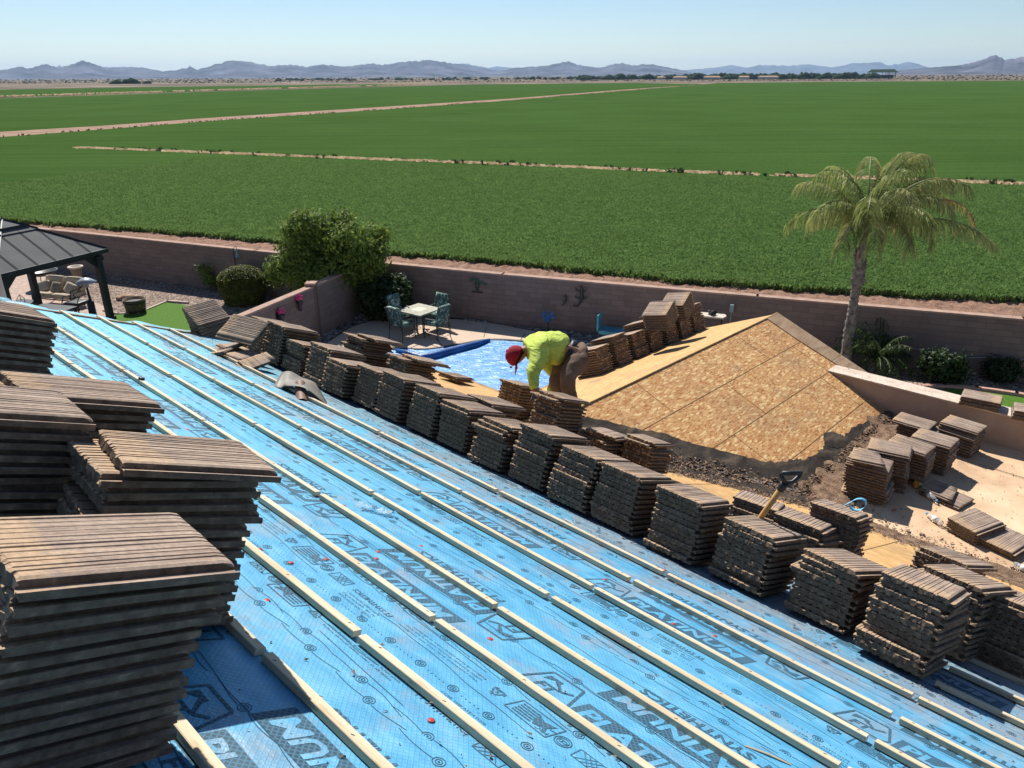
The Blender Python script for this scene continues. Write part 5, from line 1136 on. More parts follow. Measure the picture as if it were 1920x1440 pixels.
MB().lathe(hd+hdir*.03-updir*.015,[(.094,-.045),(.099,-.01),(.1,.02)],18,Z=updir).build('hair',M['hair'],wk,True)
# ------------------------------------------------------------------ gazebo
gz=thing('gazebo',(-14.4,21.3,0),'dark gazebo with a grey two tier metal roof at left','gazebo')
G1=np.array([-12.53,22.37,0.0]); G2=np.array([-13.65,19.55,0.0]); sd_=(G2-G1)/np.linalg.norm(G2-G1); pdn=np.array([sd_[1],-sd_[0],0]); 
if pdn[0]>0: pdn=-pdn
Ls=np.linalg.norm(G2-G1); G3=G1+pdn*3.1; G4=G2+pdn*3.1; hp=2.02
for g_ in (G1,G2,G3,G4):
    b=MB(); b.box(g_+z_*hp/2,(.17,.17,hp),sd_,pdn); b.box(g_+z_*.06,(.24,.24,.12),sd_,pdn); b.box(g_+z_*(hp-.07),(.24,.24,.14),sd_,pdn); b.build('post',M['gz_dark'],gz)
b=MB(); c_=(G1+G2+G3+G4)/4
for a,c in ((G1,G2),(G2,G4),(G4,G3),(G3,G1)):
    d=c-a;L=np.linalg.norm(d);d/=L; b.box((a+c)/2+z_*(hp+.09),(L+.3,.08,.2),d,np.cross(z_,d)); 
    for e,s in ((a,1),(c,-1)): b.prism([e+d*s*.08+z_*(hp),e+d*s*.45+z_*hp,e+d*s*.08+z_*(hp-.35)],.05,np.cross(z_,d))
b.build('frame_beam',M['gz_dark'],gz)
ov=.32; ez=hp+.2
def ringc(s,z): return [c_+(g_-c_)*s+z_*z for g_ in (G1,G2,G4,G3)]
s0=1+ov/2.2
o0_=ringc(s0,ez); i0=ringc(.30,ez+.78); b=MB(); b.add(o0_+i0,[(i,(i+1)%4,4+(i+1)%4,4+i) for i in range(4)]); o=b.build('roof_panels',M['gz_roof'],gz); o.modifiers.new('s','SOLIDIFY').thickness=.03
t0=ringc(.38,ez+.74); b=MB(); ap=c_+z_*(ez+1.06); b.add(t0+[ap],[(i,(i+1)%4,4) for i in range(4)]); o=b.build('top_roof',M['gz_roof'],gz); o.modifiers.new('s','SOLIDIFY').thickness=.025
i1=ringc(.29,ez+.70); i2=ringc(.29,ez+.9); MB().add(i1+i2,[(i,(i+1)%4,4+(i+1)%4,4+i) for i in range(4)]).build('cupola_side',M['gz_dark'],gz)
b=MB()
for i in range(4):
    a,c=o0_[i],o0_[(i+1)%4]; d=(c-a);L=np.linalg.norm(d);dn=d/L; b.box((a+c)/2-z_*.05,(L,.06,.12),dn,np.cross(z_,dn))
    A_,C_=i0[i],i0[(i+1)%4]; nn=np.cross(c-a,A_-a); nn/=np.linalg.norm(nn); nn=nn if nn[2]>0 else -nn
    for f in (.0,.17,.34,.5,.66,.83): 
        p=a+(c-a)*f; 
        # rib runs perpendicular to the eave until it meets the hip
        inn=np.cross(z_,dn); inn=inn if inn@(c_-p)>0 else -inn; run=min(1.0,min(f,1-f)/.36) if f>0 else 0
        sl=((A_+C_)/2-(a+c)/2)*run
        if f>0: b.tube([p+nn*.02,p+sl+nn*.02],.012,4)
    b.tube([a+z_*.01,A_+z_*.01],.03,5); b.tube([t0[i]+z_*.01,ap+z_*.01],.025,5)
b.tube([ap,ap+z_*.1],[.03,.01],6); b.build('roof_ribs',M['gz_dark'],gz)
# furniture under it
def cush(b,c,d,X,Y,Z,r=.04):
    bm=bmesh.new(); bmesh.ops.create_cube(bm,size=1); bmesh.ops.subdivide_edges(bm,edges=bm.edges,cuts=4,use_grid_fill=True)
    vs=[]; 
    for v in bm.verts:
        p=np.array(v.co[:])*2; q=np.sign(p)*np.abs(p)**.9; k=(1-.18*(abs(p[0])**4+abs(p[1])**4)*.5); vs.append(np.array(c)+np.array(X)*p[0]*d[0]/2*.97+np.array(Y)*p[1]*d[1]/2*.97+np.array(Z)*p[2]*d[2]/2*k)
    b.add(vs,[tuple(v.index for v in f.verts) for f in bm.faces]); bm.free(); return b
sc0=gp(118,572,0); fx=np.array([.96,-.28,0]); fy=np.array([-.28,-.96,0]) # fx along the seat, fy to the front
sofa=thing('garden_sofa',sc0,'black framed garden sofa with beige cushions under the gazebo','sofa')
b=MB()
for s in(-1,1):
    e=sc0+fx*s*.78; b.tube([e+fy*.4,e+fy*.38+z_*.35,e+fy*.3+z_*.6,e-fy*.15+z_*.62,e-fy*.35+z_*.8,e-fy*.45+z_*.0],.02,6); b.tube([e-fy*.35+z_*.8,e-fy*.4+z_*.35,e+fy*.38+z_*.33],.016,6)
b.tube([sc0-fx*.78-fy*.35+z_*.8,sc0+fx*.78-fy*.35+z_*.8],.02,6); b.tube([sc0-fx*.78+fy*.38+z_*.3,sc0+fx*.78+fy*.38+z_*.3],.02,6); b.build('sofa_frame',M['black'],sofa,True)
for s in(-.5,.5): cush(MB(),sc0+fx*s*.76+z_*.4+fy*.03,(.74,.72,.16),fx,fy,z_).build('seat_cushion',M['cushion'],sofa,True); tb=z_*.95-fy*.25; tb/=np.linalg.norm(tb); cush(MB(),sc0+fx*s*.76+z_*.68-fy*.3,(.7,.2,.48),fx,np.cross(tb,fx),tb).build('back_cushion',M['cushion'],sofa,True)
for i,(s,m,a) in enumerate(((-.05,'cushion2',.1),(.5,'cushion',.5),(-.62,'cushion',-.6))):
    tb=z_*.8-fy*.5+fx*a*.6; tb/=np.linalg.norm(tb); yy=np.cross(tb,fx); yy/=np.linalg.norm(yy); o=cush(MB(),sc0+fx*s+z_*.6-fy*.0,(.42,.14,.36),np.cross(yy,tb),yy,tb).build('throw_pillow',M[m],None,True); tag(o,('taupe throw pillow in the middle of the garden sofa','beige pillow leaning at the right end of the garden sofa','beige pillow lying at the left end of the garden sofa')[i],'pillow')
ct=gp(118,592,0)+np.array([.1,-.6,0]); tb=thing('coffee_table',ct,'long dark coffee table in front of the garden sofa','table'); MB().box(ct+z_*.42,(1.3,.65,.05),fx,fy).build('tabletop',M['black'],tb)
for a in(-1,1):
    for c in(-1,1): MB().box(ct+fx*a*.58+fy*c*.27+z_*.2,(.05,.05,.4),fx,fy).build('leg',M['black'],tb)
lt=gp(45,585,0); tb=thing('side_table',lt,'low dark side table holding a wire lantern','table'); MB().box(lt+z_*.3,(.8,.7,.04),fx,fy).build('tabletop',M['black'],tb); b=MB(); [b.box(lt+fx*a*.35+fy*c*.3+z_*.14,(.04,.04,.28),fx,fy) for a in(-1,1) for c in(-1,1)]; b.build('leg',M['black'],tb)
b=MB(); lc=lt+z_*.32
for k in range(6):
    a=k*PI/3; b.tube([lc+np.array([.11*math.cos(a),.11*math.sin(a),0]),lc+np.array([.12*math.cos(a),.12*math.sin(a),.12]),lc+z_*.27],.007,4)
b.lathe(lc,[(.12,0),(.12,.02)],12); tag(b.build('wire_lantern',M['black']),'wire lantern on the low dark side table','lantern')
ch_=gp(150,590,0); ar=thing('lounge_chair',ch_,'black scroll armed garden chair beside the patio heater','chair'); b=MB()
for s in(-1,1): b.tube([ch_+fx*s*.3-fy*.3,ch_+fx*s*.3-fy*.2+z_*.6,ch_+fx*s*.3+fy*.2+z_*.62,ch_+fx*s*.3+fy*.35+z_*.3,ch_+fx*s*.3+fy*.2],.018,6)
b.tube([ch_-fx*.3+z_*.35,ch_+fx*.3+z_*.35],.02,6); b.build('chair_frame',M['black'],ar,True); cush(MB(),ch_+z_*.4,(.56,.56,.1),fx,fy,z_).build('seat_cushion',M['black'],ar,True)
ht=gp(176,596,0); hr=thing('patio_heater',ht,'tall patio heater with a pale mushroom shade beside the gazebo post','heater')
MB().lathe(ht,[(.0,0),(.17,.0),(.17,.05),(.11,.07),(.11,.5),(.07,.55),(.03,.6),(.03,1.0)],14).build('heater_base',M['black'],hr,True); MB().lathe(ht+z_*1.0,[(.07,0),(.07,.12),(.3,.14),(.31,.15),(.12,.27),(0,.3)],18).build('heater_shade',M['heater'],hr,True)
fb=gp(86,540,0); fr_=thing('fire_bowl',fb,'black wire fire bowl on thin legs behind the gazebo','fire bowl'); b=MB(); b.lathe(fb+z_*.45,[(.05,0),(.3,.03),(.5,.16),(.52,.2),(.48,.19),(.28,.07),(0,.05)],20); b.build('bowl',M['black'],fr_,True); b=MB()
for k in range(3): a=k*2.1+.3; b.tube([fb+z_*.5+.3*np.array([math.cos(a),math.sin(a),0]),fb+.42*np.array([math.cos(a),math.sin(a),0])],.014,5)
b.build('leg',M['black'],fr_)
ub=gp(151,543,0); un=thing('urn_planter',ub,'tall tan flared urn planter behind the sofa','urn'); MB().lathe(ub,[(.14,0),(.14,.04),(.06,.1),(.06,.2),(.14,.5),(.2,.8)],18).build('urn_body',M['urn'],un,True); MB().lathe(ub+z_*.78,[(.205,0),(.255,.03),(.25,.07),(.19,.07),(.17,-.1)],18).build('urn_rim',M['urn_rim'],un,True)
bb_=gp(256,586,0); br=thing('barrel_planter',bb_,'half barrel planter at the corner of the lawn kerb','barrel'); MB().lathe(bb_,[(.26,0),(.31,.2),(.34,.46),(.31,.46),(.3,.3),(0,.3)],22).build('barrel_staves',M['barrel'],br,True); MB().lathe(bb_,[(.285,.08),(.3,.08),(.305,.12),(.29,.12)],22).build('hoop',M['black'],br,True); MB().lathe(bb_,[(.325,.34),(.338,.34),(.342,.38),(.33,.38)],22).build('hoop',M['black'],br,True)
rk=gp(238,561,0); bm=bmesh.new(); bmesh.ops.create_icosphere(bm,subdivisions=3,radius=1)
for v in bm.verts: v.co=Vector((v.co.x*.36,v.co.y*.2,v.co.z*.13+.06))*(1+.12*mnoise.noise(v.co*2))
me=bpy.data.meshes.new('flat_rock'); bm.to_mesh(me); bm.free(); me.materials.append(M['rock']); o=bpy.data.objects.new('flat_rock',me); COL.objects.link(o); o.location=rk; tag(o,'flat tan rock on the gravel behind the barrel planter','rock')
# trellises and feeder on the wall side
def trellis(px,label):
    c=gp(*px,0); b=MB(); X=np.array([.92,-.38,0])
    for i in range(4): b.tube([c+X*(i-1.5)*.06,c+X*(i-1.5)*.17+z_*1.35],.008,4)
    for z in (.45,.8,1.1): b.tube([c-X*(.1+z*.1),c+z_*0-X*(.1+z*.1)+z_*z],.001,3); b.tube([c-X*(.1+z*.13)+z_*z,c+X*(.1+z*.13)+z_*z],.007,4)
    tag(b.build('wire_trellis',M['black']),label,'trellis','wire trellises by the block wall')
trellis((255,521),'wire trellis against the wall right of the gazebo'); trellis((398,536),'wire trellis behind the small rose bush')
sp=gp(449,548,0); hk=thing('feeder_pole',sp,'thin black pole with a hanging bird feeder by the hedge','bird feeder'); MB().tube([sp,sp+z_*1.55,sp+z_*1.62+np.array([.08,0,0]),sp+z_*1.55+np.array([.14,0,0])],.012,6).build('pole',M['black'],hk); MB().lathe(sp+z_*1.25+np.array([.14,0,0]),[(.1,0),(.1,.03),(.07,.04),(.07,.22),(.13,.23),(.02,.3)],14).build('feeder',M['greyblue'],hk,True)
# ------------------------------------------------------------------ patio table and chairs
tc=(gp(745,628,0)+gp(815,622,0))/2+np.array([0,.1,0]); tc=gp(786,581,.72); tc[2]=0 
pt=thing('patio_table',tc,'square slate topped patio table with a pale centre tile','table'); X=np.array([math.cos(.35),math.sin(.35),0]);X=np.array([.80,-.60,0]); Y=np.array([.60,.80,0]); 
MB().box(tc+z_*.72,(.92,.92,.04),X,Y).build('tabletop',M['pavtop'],pt); MB().box(tc+z_*.7415,(.34,.34,.003),X,Y).build('centre_tile',M['tabtop'],pt); b=MB()
for a in(-1,1): 
    b.tube([tc+X*a*.12,tc+X*a*.12+z_*.7],.02,6); b.tube([tc+Y*a*.12,tc+Y*a*.12+z_*.7],.02,6); b.tube([tc+X*a*.4+z_*.02,tc+X*a*.1+z_*.1],.018,6); b.tube([tc+Y*a*.4+z_*.02,tc+Y*a*.1+z_*.1],.018,6)
b.build('table_base',M['bronze'],pt)
def chair(c,f,label,name='patio_chair'):
    c=np.array(c,float);f=np.array(f,float);f/=np.linalg.norm(f); s=np.cross(z_,f); root=thing(name,c,label,'chair','chairs around the patio table')
    for a in(-1,1): 
        MB().tube([c+s*a*.27+f*.26,c+s*a*.25+f*.24+z_*.42],.014,6).build('leg',M['bronze'],root)
        MB().tube([c+s*a*.27-f*.28,c+s*a*.25-f*.22+z_*.42],.014,6).build('leg',M['bronze'],root)
        MB().tube([c+s*a*.28+f*.24+z_*.42,c+s*a*.31+f*.2+z_*.62,c+s*a*.3-f*.25+z_*.64],.015,6).build('armrest',M['bronze'],root)
    b=MB(); T0=c-f*.22+z_*.42; T1=c-f*.36+z_*.98
    for a in(-1,1): b.tube([T0+s*a*.25,T1+s*a*.25],.014,6); 
    b.tube([T0-s*.25,T0+s*.25],.012,6); b.tube([T1-s*.25,T1+s*.25],.014,6)
    for a in(-1,1): b.tube([T0+s*a*.2,(T0+T1)/2+s*a*-.02-f*.01,T1+s*a*.2],.007,4); b.tube([T0+s*a*.02,(T0+T1)/2+s*a*.18,T1+s*a*.02],.007,4)
    b.tube([c+f*.24-s*.25+z_*.42,c+f*.24+s*.25+z_*.42],.012,6); b.build('back_frame',M['bronze'],root)
    cush(MB(),c+z_*.47+f*.02,(.48,.5,.09),s,f,z_).build('seat_cushion',M['fabric'],root,True)
    d=(T1-T0)/np.linalg.norm(T1-T0); nn=np.cross(s,d); nn=nn if nn@f>0 else -nn; cush(MB(),(T0+T1)/2+nn*.05+d*.03,(.47,.58,.08),s,d,nn).build('back_cushion',M['fabric'],root,True)
chair(tc-X*.6+Y*.05+np.array([-.15,.05,0]),X,'patio chair at the left corner of the table, half in tree shade'); chair(tc+Y*.66+X*.05,-Y,'patio chair behind the table, its cushion facing the camera'); chair(tc-Y*.66-X*.08,Y,'nearest patio chair, seen from behind at left of the table'); chair(tc+X*.66,-X,'right hand patio chair seen from its lattice back')
# wall art and pots
def onwall(x,y,off=.14):
    # hit the block wall face
    best=None
    for (a,c) in zip(WALL[:-1],WALL[1:]):
        a3=np.array([*a,0.0]);c3=np.array([*c,0.0]); d=c3-a3; n=np.array([d[1],-d[0],0]); n/=np.linalg.norm(n); P=pl(x,y,a3+n*off,n); t_=(P-a3)@d/(d@d)
        if -.01<=t_<=1.01: best=(P,d/np.linalg.norm(d),n)
    return best
P,d,n=onwall(893,536); o=thing('metal_palm_art',P,'dark metal palm tree wall ornament on the block wall','wall art'); b=MB()
for dx,h in ((-.03,.22),(.12,.16)): b.tube([P-z_*.18+d*.03,P+d*(dx*.5)-z_*.05,P+d*dx+z_*h*.5],.018,6)
b.tube([P-z_*.2-d*.15,P-z_*.19+d*.2],.025,6); b.build('art_trunk',M['bronze'],o); b=MB()
for dx,h in ((-.06,.16),(.17,.07)):
    q_=P+d*dx+z_*h
    for k in range(6):
        a=k*PI/5-.0; e=q_+d*math.cos(a)*.2+z_*(math.sin(a)*.12-.04); b.prism([q_+z_*.03,q_+(e-q_)*.5+z_*.05,e,q_+(e-q_)*.5-z_*.02],.008,n)
b.build('art_fronds',M['greenmetal'],o)
def gecko(x,y,s,lb):
    P,d,n=onwall(x,y); b=MB(); b.tube([P+z_*.26*s,P+z_*.16*s+d*.02*s,P+d*.03*s,P-z_*.14*s,P-z_*.26*s-d*.08*s,P-z_*.27*s-d*.17*s,P-z_*.2*s-d*.17*s],[.035*s,.03*s,.045*s,.03*s,.02*s,.015*s,.008*s],8)
    for zz in (.12,-.08):
        for a in(-1,1): b.tube([P+z_*zz*s+d*.02*s,P+z_*(zz+.04)*s+d*a*.13*s,P+z_*(zz+.1)*s+d*a*.14*s],.012*s,5)
    tag(b.build('metal_gecko',M['bronze']),lb,'wall art','metal geckos on the block wall')
gecko(1089,556,1.15,'large curly tailed metal gecko on the block wall'); gecko(1060,562,.6,'small metal gecko left of the large gecko')
P,d,n=onwall(1028,588,.5); g0=np.array([P[0],P[1],0]); o=thing('blue_flower_stake',g0,'blue metal flower stake in front of the block wall','garden stake'); MB().tube([g0,g0+z_*.35],.015,6).build('stake',M['black'],o); b=MB()
for k in range(9): a=k*.7; c=g0+z_*(.5+.1*math.sin(a*2.3))+d*.13*math.cos(a); b.lathe(c,[(0,0),(.07,.01),(.05,.03),(0,.02)],7,Z=(.2,-1,.3*math.sin(a)))
b.build('flower_head',M['bluemetal'],o)
for x,y,lb in ((961,606,'small black spade shaped path light by the river rocks'),(1686,672,'thin dark path light beside the spiky palm')):
    g0=gp(x,y,0); b=MB().tube([g0,g0+z_*.22],.01,5); b.lathe(g0+z_*.22,[(.02,0),(.05,.05),(.045,.12),(.0,.14)],8); tag(b.build('path_light',M['black']),lb,'garden light','small garden stakes')
def pot(P,n,lb):
    o=thing('wall_pot',P,lb,'flower pot','flower pots on the side wall'); MB().lathe(P-z_*.3,[(.03,0),(.06,.05),(.05,.12),(.09,.26),(.1,.3)],12).build('vase',M['vase'],o,True); V=[];F=[]
    for k in range(160):
        v=np.array([random.gauss(0,1) for _ in range(3)]); v/=np.linalg.norm(v); c=P+z_*.08+v*np.array([.13,.13,.11])*random.uniform(.6,1); t1=np.cross(v,z_)*.022; t2=np.cross(v,t1/.022)*.022; b_=len(V); V+=[c-t1,c+t2,c+t1,c-t2]; F.append((b_,b_+1,b_+2,b_+3))
    fastmesh('flowers',V,F,M['pink'],o)
sw=np.array([1.27,3.3,0]);sw/=np.linalg.norm(sw); sn=np.array([sw[1],-sw[0],0])
for x,y,lb in ((561,563,'upper dark vase of pink flowers near the pillar'),(527,589,'lower dark vase of pink flowers just above the tile stacks')):
    P=pl(x,y,np.array([-6.95,17.2,0])+sn*.2,sn); pot(P,sn,lb)
tag(MB().prism([pl(x,y,np.array([-6.95,17.2,0])+sn*.11,sn) for x,y in ((517,584),(525,578),(533,584),(532,600),(518,600))],.01,sn).build('wall_plaque',M['vase']),'dark rounded plaque on the side wall behind the lower vase','plaque')
# teal lounger, round table, tray table, white chair, handrail, gadget
g0=gp(1150,640,0); o=thing('teal_lounger',g0,'teal plastic lounger by the block wall, above the far stacks','lounger'); MB().box(g0+z_*.3,(.75,.5,.1),(.93,-.37,0),(.37,.93,0)).build('seat',M['teal'],o); MB().box(g0+z_*.55+np.array([-.4,.15,0]),(.05,.4,.45),(.93,-.37,.3),(.37,.93,0)).build('backrest',M['teal'],o)
g0=gp(1350,625,0); MB(); o=thing('round_table',g0,'round covered garden table beyond the far roof corner','table'); MB().lathe(g0,[(.4,0),(.42,.5),(.55,.52),(.56,.55),(.3,.6),(0,.61)],22).build('table_cover',M['greyblue'],o,True)
P,d,n=onwall(1337,590,.6); g0=np.array([P[0],P[1],0]); zt=P[2]; o=thing('tray_table',g0,'small pale topped side table by the block wall','table'); MB().prism([g0+z_*zt+d*a+n*c for a,c in ((-.35,.2),(.28,.2),(.35,0),(.28,-.2),(-.35,-.2))],.04).build('tabletop',M['urn_rim'],o); b=MB(); [b.tube([g0+d*a,g0+d*a*.9+z_*(zt-.04)],.02,5) for a in(-.25,.25)]; b.build('leg',M['black'],o)
crumple(g0+z_*(zt+.06)-d*.03,.11,5,M['black'],'radio','small black radio on the pale topped side table')['category']='radio'
P,d,n=onwall(1372,578,.3); g0=np.array([P[0],P[1],0]); o=thing('sprinkler_post',g0,'thin post with a blue grey box head by the block wall','post'); MB().tube([g0,g0+z_*(P[2])],.014,6).build('post',M['greyblue'],o); MB().box(P,(.1,.06,.2),d,n).build('box_head',M['greyblue'],o)
g0=np.array([5.9,19.0,0]); P=pd(1482,592,np.linalg.norm(gp(1482,640,0)-CAMP)); 
w0=gp(1478,636,0); o=thing('white_chair',w0,'white plastic chair draped with a leaf print towel beyond the roof peak','chair'); dx=np.array([.93,-.37,0]); dy=np.array([.37,.93,0])
zt=pl(1470,580,w0,dy)[2]
b=MB(); 
for a in(-.25,.25): b.tube([w0+dx*a,w0+dx*a+z_*(zt-.12)],.03,6)
b.box(w0+z_*.45,(.55,.5,.05),dx,dy); b.box(w0+z_*(zt-.35)+dy*.22,(.55,.05,.5),dx,dy); b.box(w0+dx*.2+z_*(zt-.2)-dy*.1,(.12,.4,.3),dx,dy); b.build('chair_frame',M['white'],o)
cush(MB(),w0+z_*(zt-.12)-dx*.14,(.36,.14,.42),dx,dy,z_).build('towel',M['fabric'],o,True)
w1=gp(1508,640,0); q0=pl(1505,573,w1,dy); q1=pl(1489,600,w1,dy); tag(MB().tube([w1-dx*.05,w1+z_*(q0[2]-.25),q0,q0-dx*.03-z_*.02,(q0+q1)/2+dx*.05,q1,q1-z_*.4-dx*.2],.03,8).build('handrail',M['urn_rim'],None,True),'curved pale handrail pipe right of the white chair','handrail')
hz=[onwall(x,y,.16)[0] for x,y in ((1682,652),(1720,655),(1745,660),(1790,668),(1820,671),(1860,670),(1918,674),(1990,682))]; tag(MB().tube(hz,.014,6).build('garden_hose',M['hose'],None,True),'pale hose looping along the shaded block wall at right','hose')
# ------------------------------------------------------------------ plants
def leafcloud(name, centres, mat, parent, n, size, seed, up=.3, jitter=.35, shell=.55):
    """centres: list of (x,y,z,rx,ry,rz); leaves mostly near the lobe shells"""
    r=np.random.default_rng(seed); C=np.array(centres); wts=C[:,3]*C[:,4]+C[:,4]*C[:,5]; wts/=wts.sum(); k=r.choice(len(C),n,p=wts)
    v=r.normal(size=(n,3)); v/=np.linalg.norm(v,axis=1)[:,None]; rad=(shell+(1-shell)*r.random(n))[:,None]*(1+jitter*(r.random(n)-.5))[:,None]
    # keep to twigs: quantise directions into sprays
    tw=r.normal(size=(int(n/14)+1,3))*.09; ti=r.integers(0,len(tw),n); c=C[k,:3]+v*rad*C[k,3:6]+tw[ti]*1.0
    keep=np.array([mnoise.noise(Vector(p*2.1))>-.32 for p in c]); c=c[keep]; v=v[keep]; m=len(c)
    nn=v+r.normal(size=(m,3))*.55+np.array([0,0,up]); nn/=np.linalg.norm(nn,axis=1)[:,None]
    a=np.cross(nn,r.normal(size=(m,3))); a/=np.linalg.norm(a,axis=1)[:,None]; b=np.cross(nn,a); s=(size*(.6+.8*r.random(m)))[:,None]
    V=np.stack([c-a*s,c+b*s*.45+nn*s*.12,c+a*s,c-b*s*.45+nn*s*.12],1).reshape(-1,3); F=np.arange(len(V)).reshape(-1,4)
    return fastmesh(name,V,F,mat,parent)
def tree(name, base, lobes, mat, n, size, seed, label, cat, trunkr=.09, fork=None):
    base=np.array(base,float); root=thing(name,base,label,cat); leafcloud('crown',lobes,mat,root,n,size,seed)
    b=MB(); r=random.Random(seed)
    top=np.array(lobes[0][:3]); b.tube([base,base*.5+top*.5-z_*.3,top-z_*.2],[trunkr,trunkr*.7,trunkr*.4],8)
    for l in lobes[1:]: e=np.array(l[:3]); mid=base*.5+top*.5; b.tube([mid-z_*.2,mid*.4+e*.6,e],[trunkr*.5,trunkr*.35,.012],6)
    b.build('trunk',M['bark'],root,True); return root
def at(x,y,yy): r=ray(x,y); return CAMP+r*(yy/r[1])
yt=22.7; LB=[]
for x,y,rr in ((610,470,.95),(565,455,.75),(655,450,.75),(590,430,.6),(630,430,.6),(560,500,.75),(610,515,.8),(660,490,.7),(690,475,.6),(700,450,.5),(530,500,.5),(520,515,.42),(655,525,.5),(570,420,.4),(575,540,.5),(640,410,.35),(700,500,.4),(548,430,.33),(562,410,.28),(712,440,.28)):
    p=at(x,y,yt+random.uniform(-.5,.5)); LB.append((*p,rr,rr*.95,rr*.8))
tree('citrus_tree',(-5.9,22.9,0),LB,M['leaf_citrus'],26000,.062,5,'big leafy citrus tree rising behind the side wall pillar','tree',.1)
LB=[]
for x,y,rr in ((720,545,.55),(740,560,.5),(700,560,.5),(745,535,.35),(715,580,.45)):
    p=at(x,y,22.4+random.uniform(-.2,.2)); LB.append((*p,rr,rr,rr*.9))
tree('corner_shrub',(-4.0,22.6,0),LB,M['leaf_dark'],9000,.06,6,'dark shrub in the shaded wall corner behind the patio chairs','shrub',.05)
# clipped hedge dome
hc=at(458,560,24.3); hc[2]=0; hr_=thing('clipped_hedge',hc,'clipped olive green hedge drum beside the citrus tree','hedge'); n=26000; r=np.random.default_rng(8)
pts=[]; a=r.random(n)*2*PI; f=r.random(n); R_=.74; Hh=1.2
topm=f<.45; rad=np.where(topm,R_*np.sqrt(r.random(n)),R_*(1-.0*f)); zz=np.where(topm,Hh-.33*(rad/R_)**2.6,r.random(n)*(Hh-.32)); rad=np.where(topm,rad,R_*(.80+.2*np.clip(zz/.6,0,1)))
c=np.stack([hc[0]+rad*np.cos(a),hc[1]+rad*np.sin(a),zz],1)+r.normal(size=(n,3))*.018
nn=np.stack([np.cos(a)*(~topm),np.sin(a)*(~topm),topm*1.0],1)+r.normal(size=(n,3))*.6; nn/=np.linalg.norm(nn,axis=1)[:,None]; aa=np.cross(nn,r.normal(size=(n,3))); aa/=np.linalg.norm(aa,axis=1)[:,None]; bb2=np.cross(nn,aa); s=.026
fastmesh('hedge_leaves',np.stack([c-aa*s,c+bb2*s*.6,c+aa*s,c-bb2*s*.6],1).reshape(-1,3),np.arange(4*n).reshape(-1,4),M['leaf_hedge'],hr_)
MB().lathe(hc,[(.56,0),(.68,.45),(.68,.82),(.5,1.02),(0,1.1)],24).build('hedge_core',M['leaf_dark'],hr_,True)
p=at(394,528,25.9); tree('rose_bush',(p[0],p[1],0),[(p[0],p[1],.5,.32,.3,.35),(p[0]-.2,p[1],.75,.2,.2,.2),(p[0]+.15,p[1],.25,.25,.25,.25)],M['leaf_citrus'],900,.05,12,'sparse small rose bush in front of the wall trellis','bush',.02)
p=gp(1765,718,0); tree('round_shrub',(p[0],p[1],0),[(p[0],p[1],.42,.48,.4,.38),(p[0]-.22,p[1],.55,.25,.25,.22),(p[0]+.2,p[1],.3,.28,.28,.26)],M['leaf_dark'],4200,.055,13,'small round leafy shrub on gravel by the right wall','shrub',.03)
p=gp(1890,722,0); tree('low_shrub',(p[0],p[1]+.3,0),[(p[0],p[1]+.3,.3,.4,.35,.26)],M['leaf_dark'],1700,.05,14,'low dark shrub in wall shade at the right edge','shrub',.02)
sheet('planting_mound',[gp(x,y,.03)[:2] for x,y in ((1640,700),(1690,690),(1740,700),(1800,715),(1850,728),(1780,728),(1720,735),(1660,728))],M['gravel'],'gravel planting bed by the right wall',.03)
# palms
def frond(B, Wb, p0, az, el, L, nl, ll, droop, wind, rnd, twist=0):
    """rachis into B, leaflets into Wb (list of quads)"""
    d=np.array([math.cos(az)*math.cos(el),math.sin(az)*math.cos(el),math.sin(el)]); p=np.array(p0,float); P=[p.copy()]; N=16
    for i in range(N):
        t=i/N; d=d+np.array([wind*.55,wind*.1,-droop*(.15+1.5*t)])/N*2.0; d/=np.linalg.norm(d); p=p+d*L/N; P.append(p.copy())
    P=np.array(P); B.tube(P,[.028*(1-.85*i/N)+.003 for i in range(N+1)],5)
    sdv=np.cross(P[1]-P[0],z_); sdv/=np.linalg.norm(sdv)+1e-9
    for i in range(nl):
        t=.12+.88*i/nl; f=t*N; a=int(min(f,N-1)); q=P[a]+(P[a+1]-P[a])*(f-a); tg=P[a+1]-P[a]; tg/=np.linalg.norm(tg)
        sv=np.cross(tg,z_); sv/=np.linalg.norm(sv)+1e-9
        lf=ll*(1-.55*abs(t-.42)**1.2*1.3)*rnd.uniform(.75,1.15)
        for s in(-1,1):
            dr=tg*rnd.uniform(.25,.6)+sv*s*rnd.uniform(.45,.95)+z_*rnd.uniform(-.1,.45); dr/=np.linalg.norm(dr); pts=[q]; e=q.copy(); D=dr.copy()
            for k in range(4):
                D=D+np.array([wind*.28,0,-.5-.25*k*droop]); D/=np.linalg.norm(D); e=e+D*lf/4; pts.append(e.copy())
            wd=.0095; wv=np.cross(D,rnd.choice([z_,sv,tg])+.3*np.array([rnd.random(),rnd.random(),0])); wv/=np.linalg.norm(wv)+1e-9
            for k in range(4):
                w0=wd*(1-.12*k); w1=wd*(1-.12*(k+1)) if k<3 else .001; Wb.append((pts[k]-wv*w0,pts[k]+wv*w0,pts[k+1]+wv*w1,pts[k+1]-wv*w1))
def palmfinish(Wb,name,mat,root):
    V=np.array(Wb).reshape(-1,3); return fastmesh(name,V,np.arange(len(V)).reshape(-1,4),mat,root)
PY=17.7; pb=at(1588,668,PY); pb[2]=0; c1=at(1612,470,PY); c0_=at(1629,418,PY)
pm=thing('queen_palm',pb,'tall windblown palm tree with drooping fronds by the right wall','palm tree')
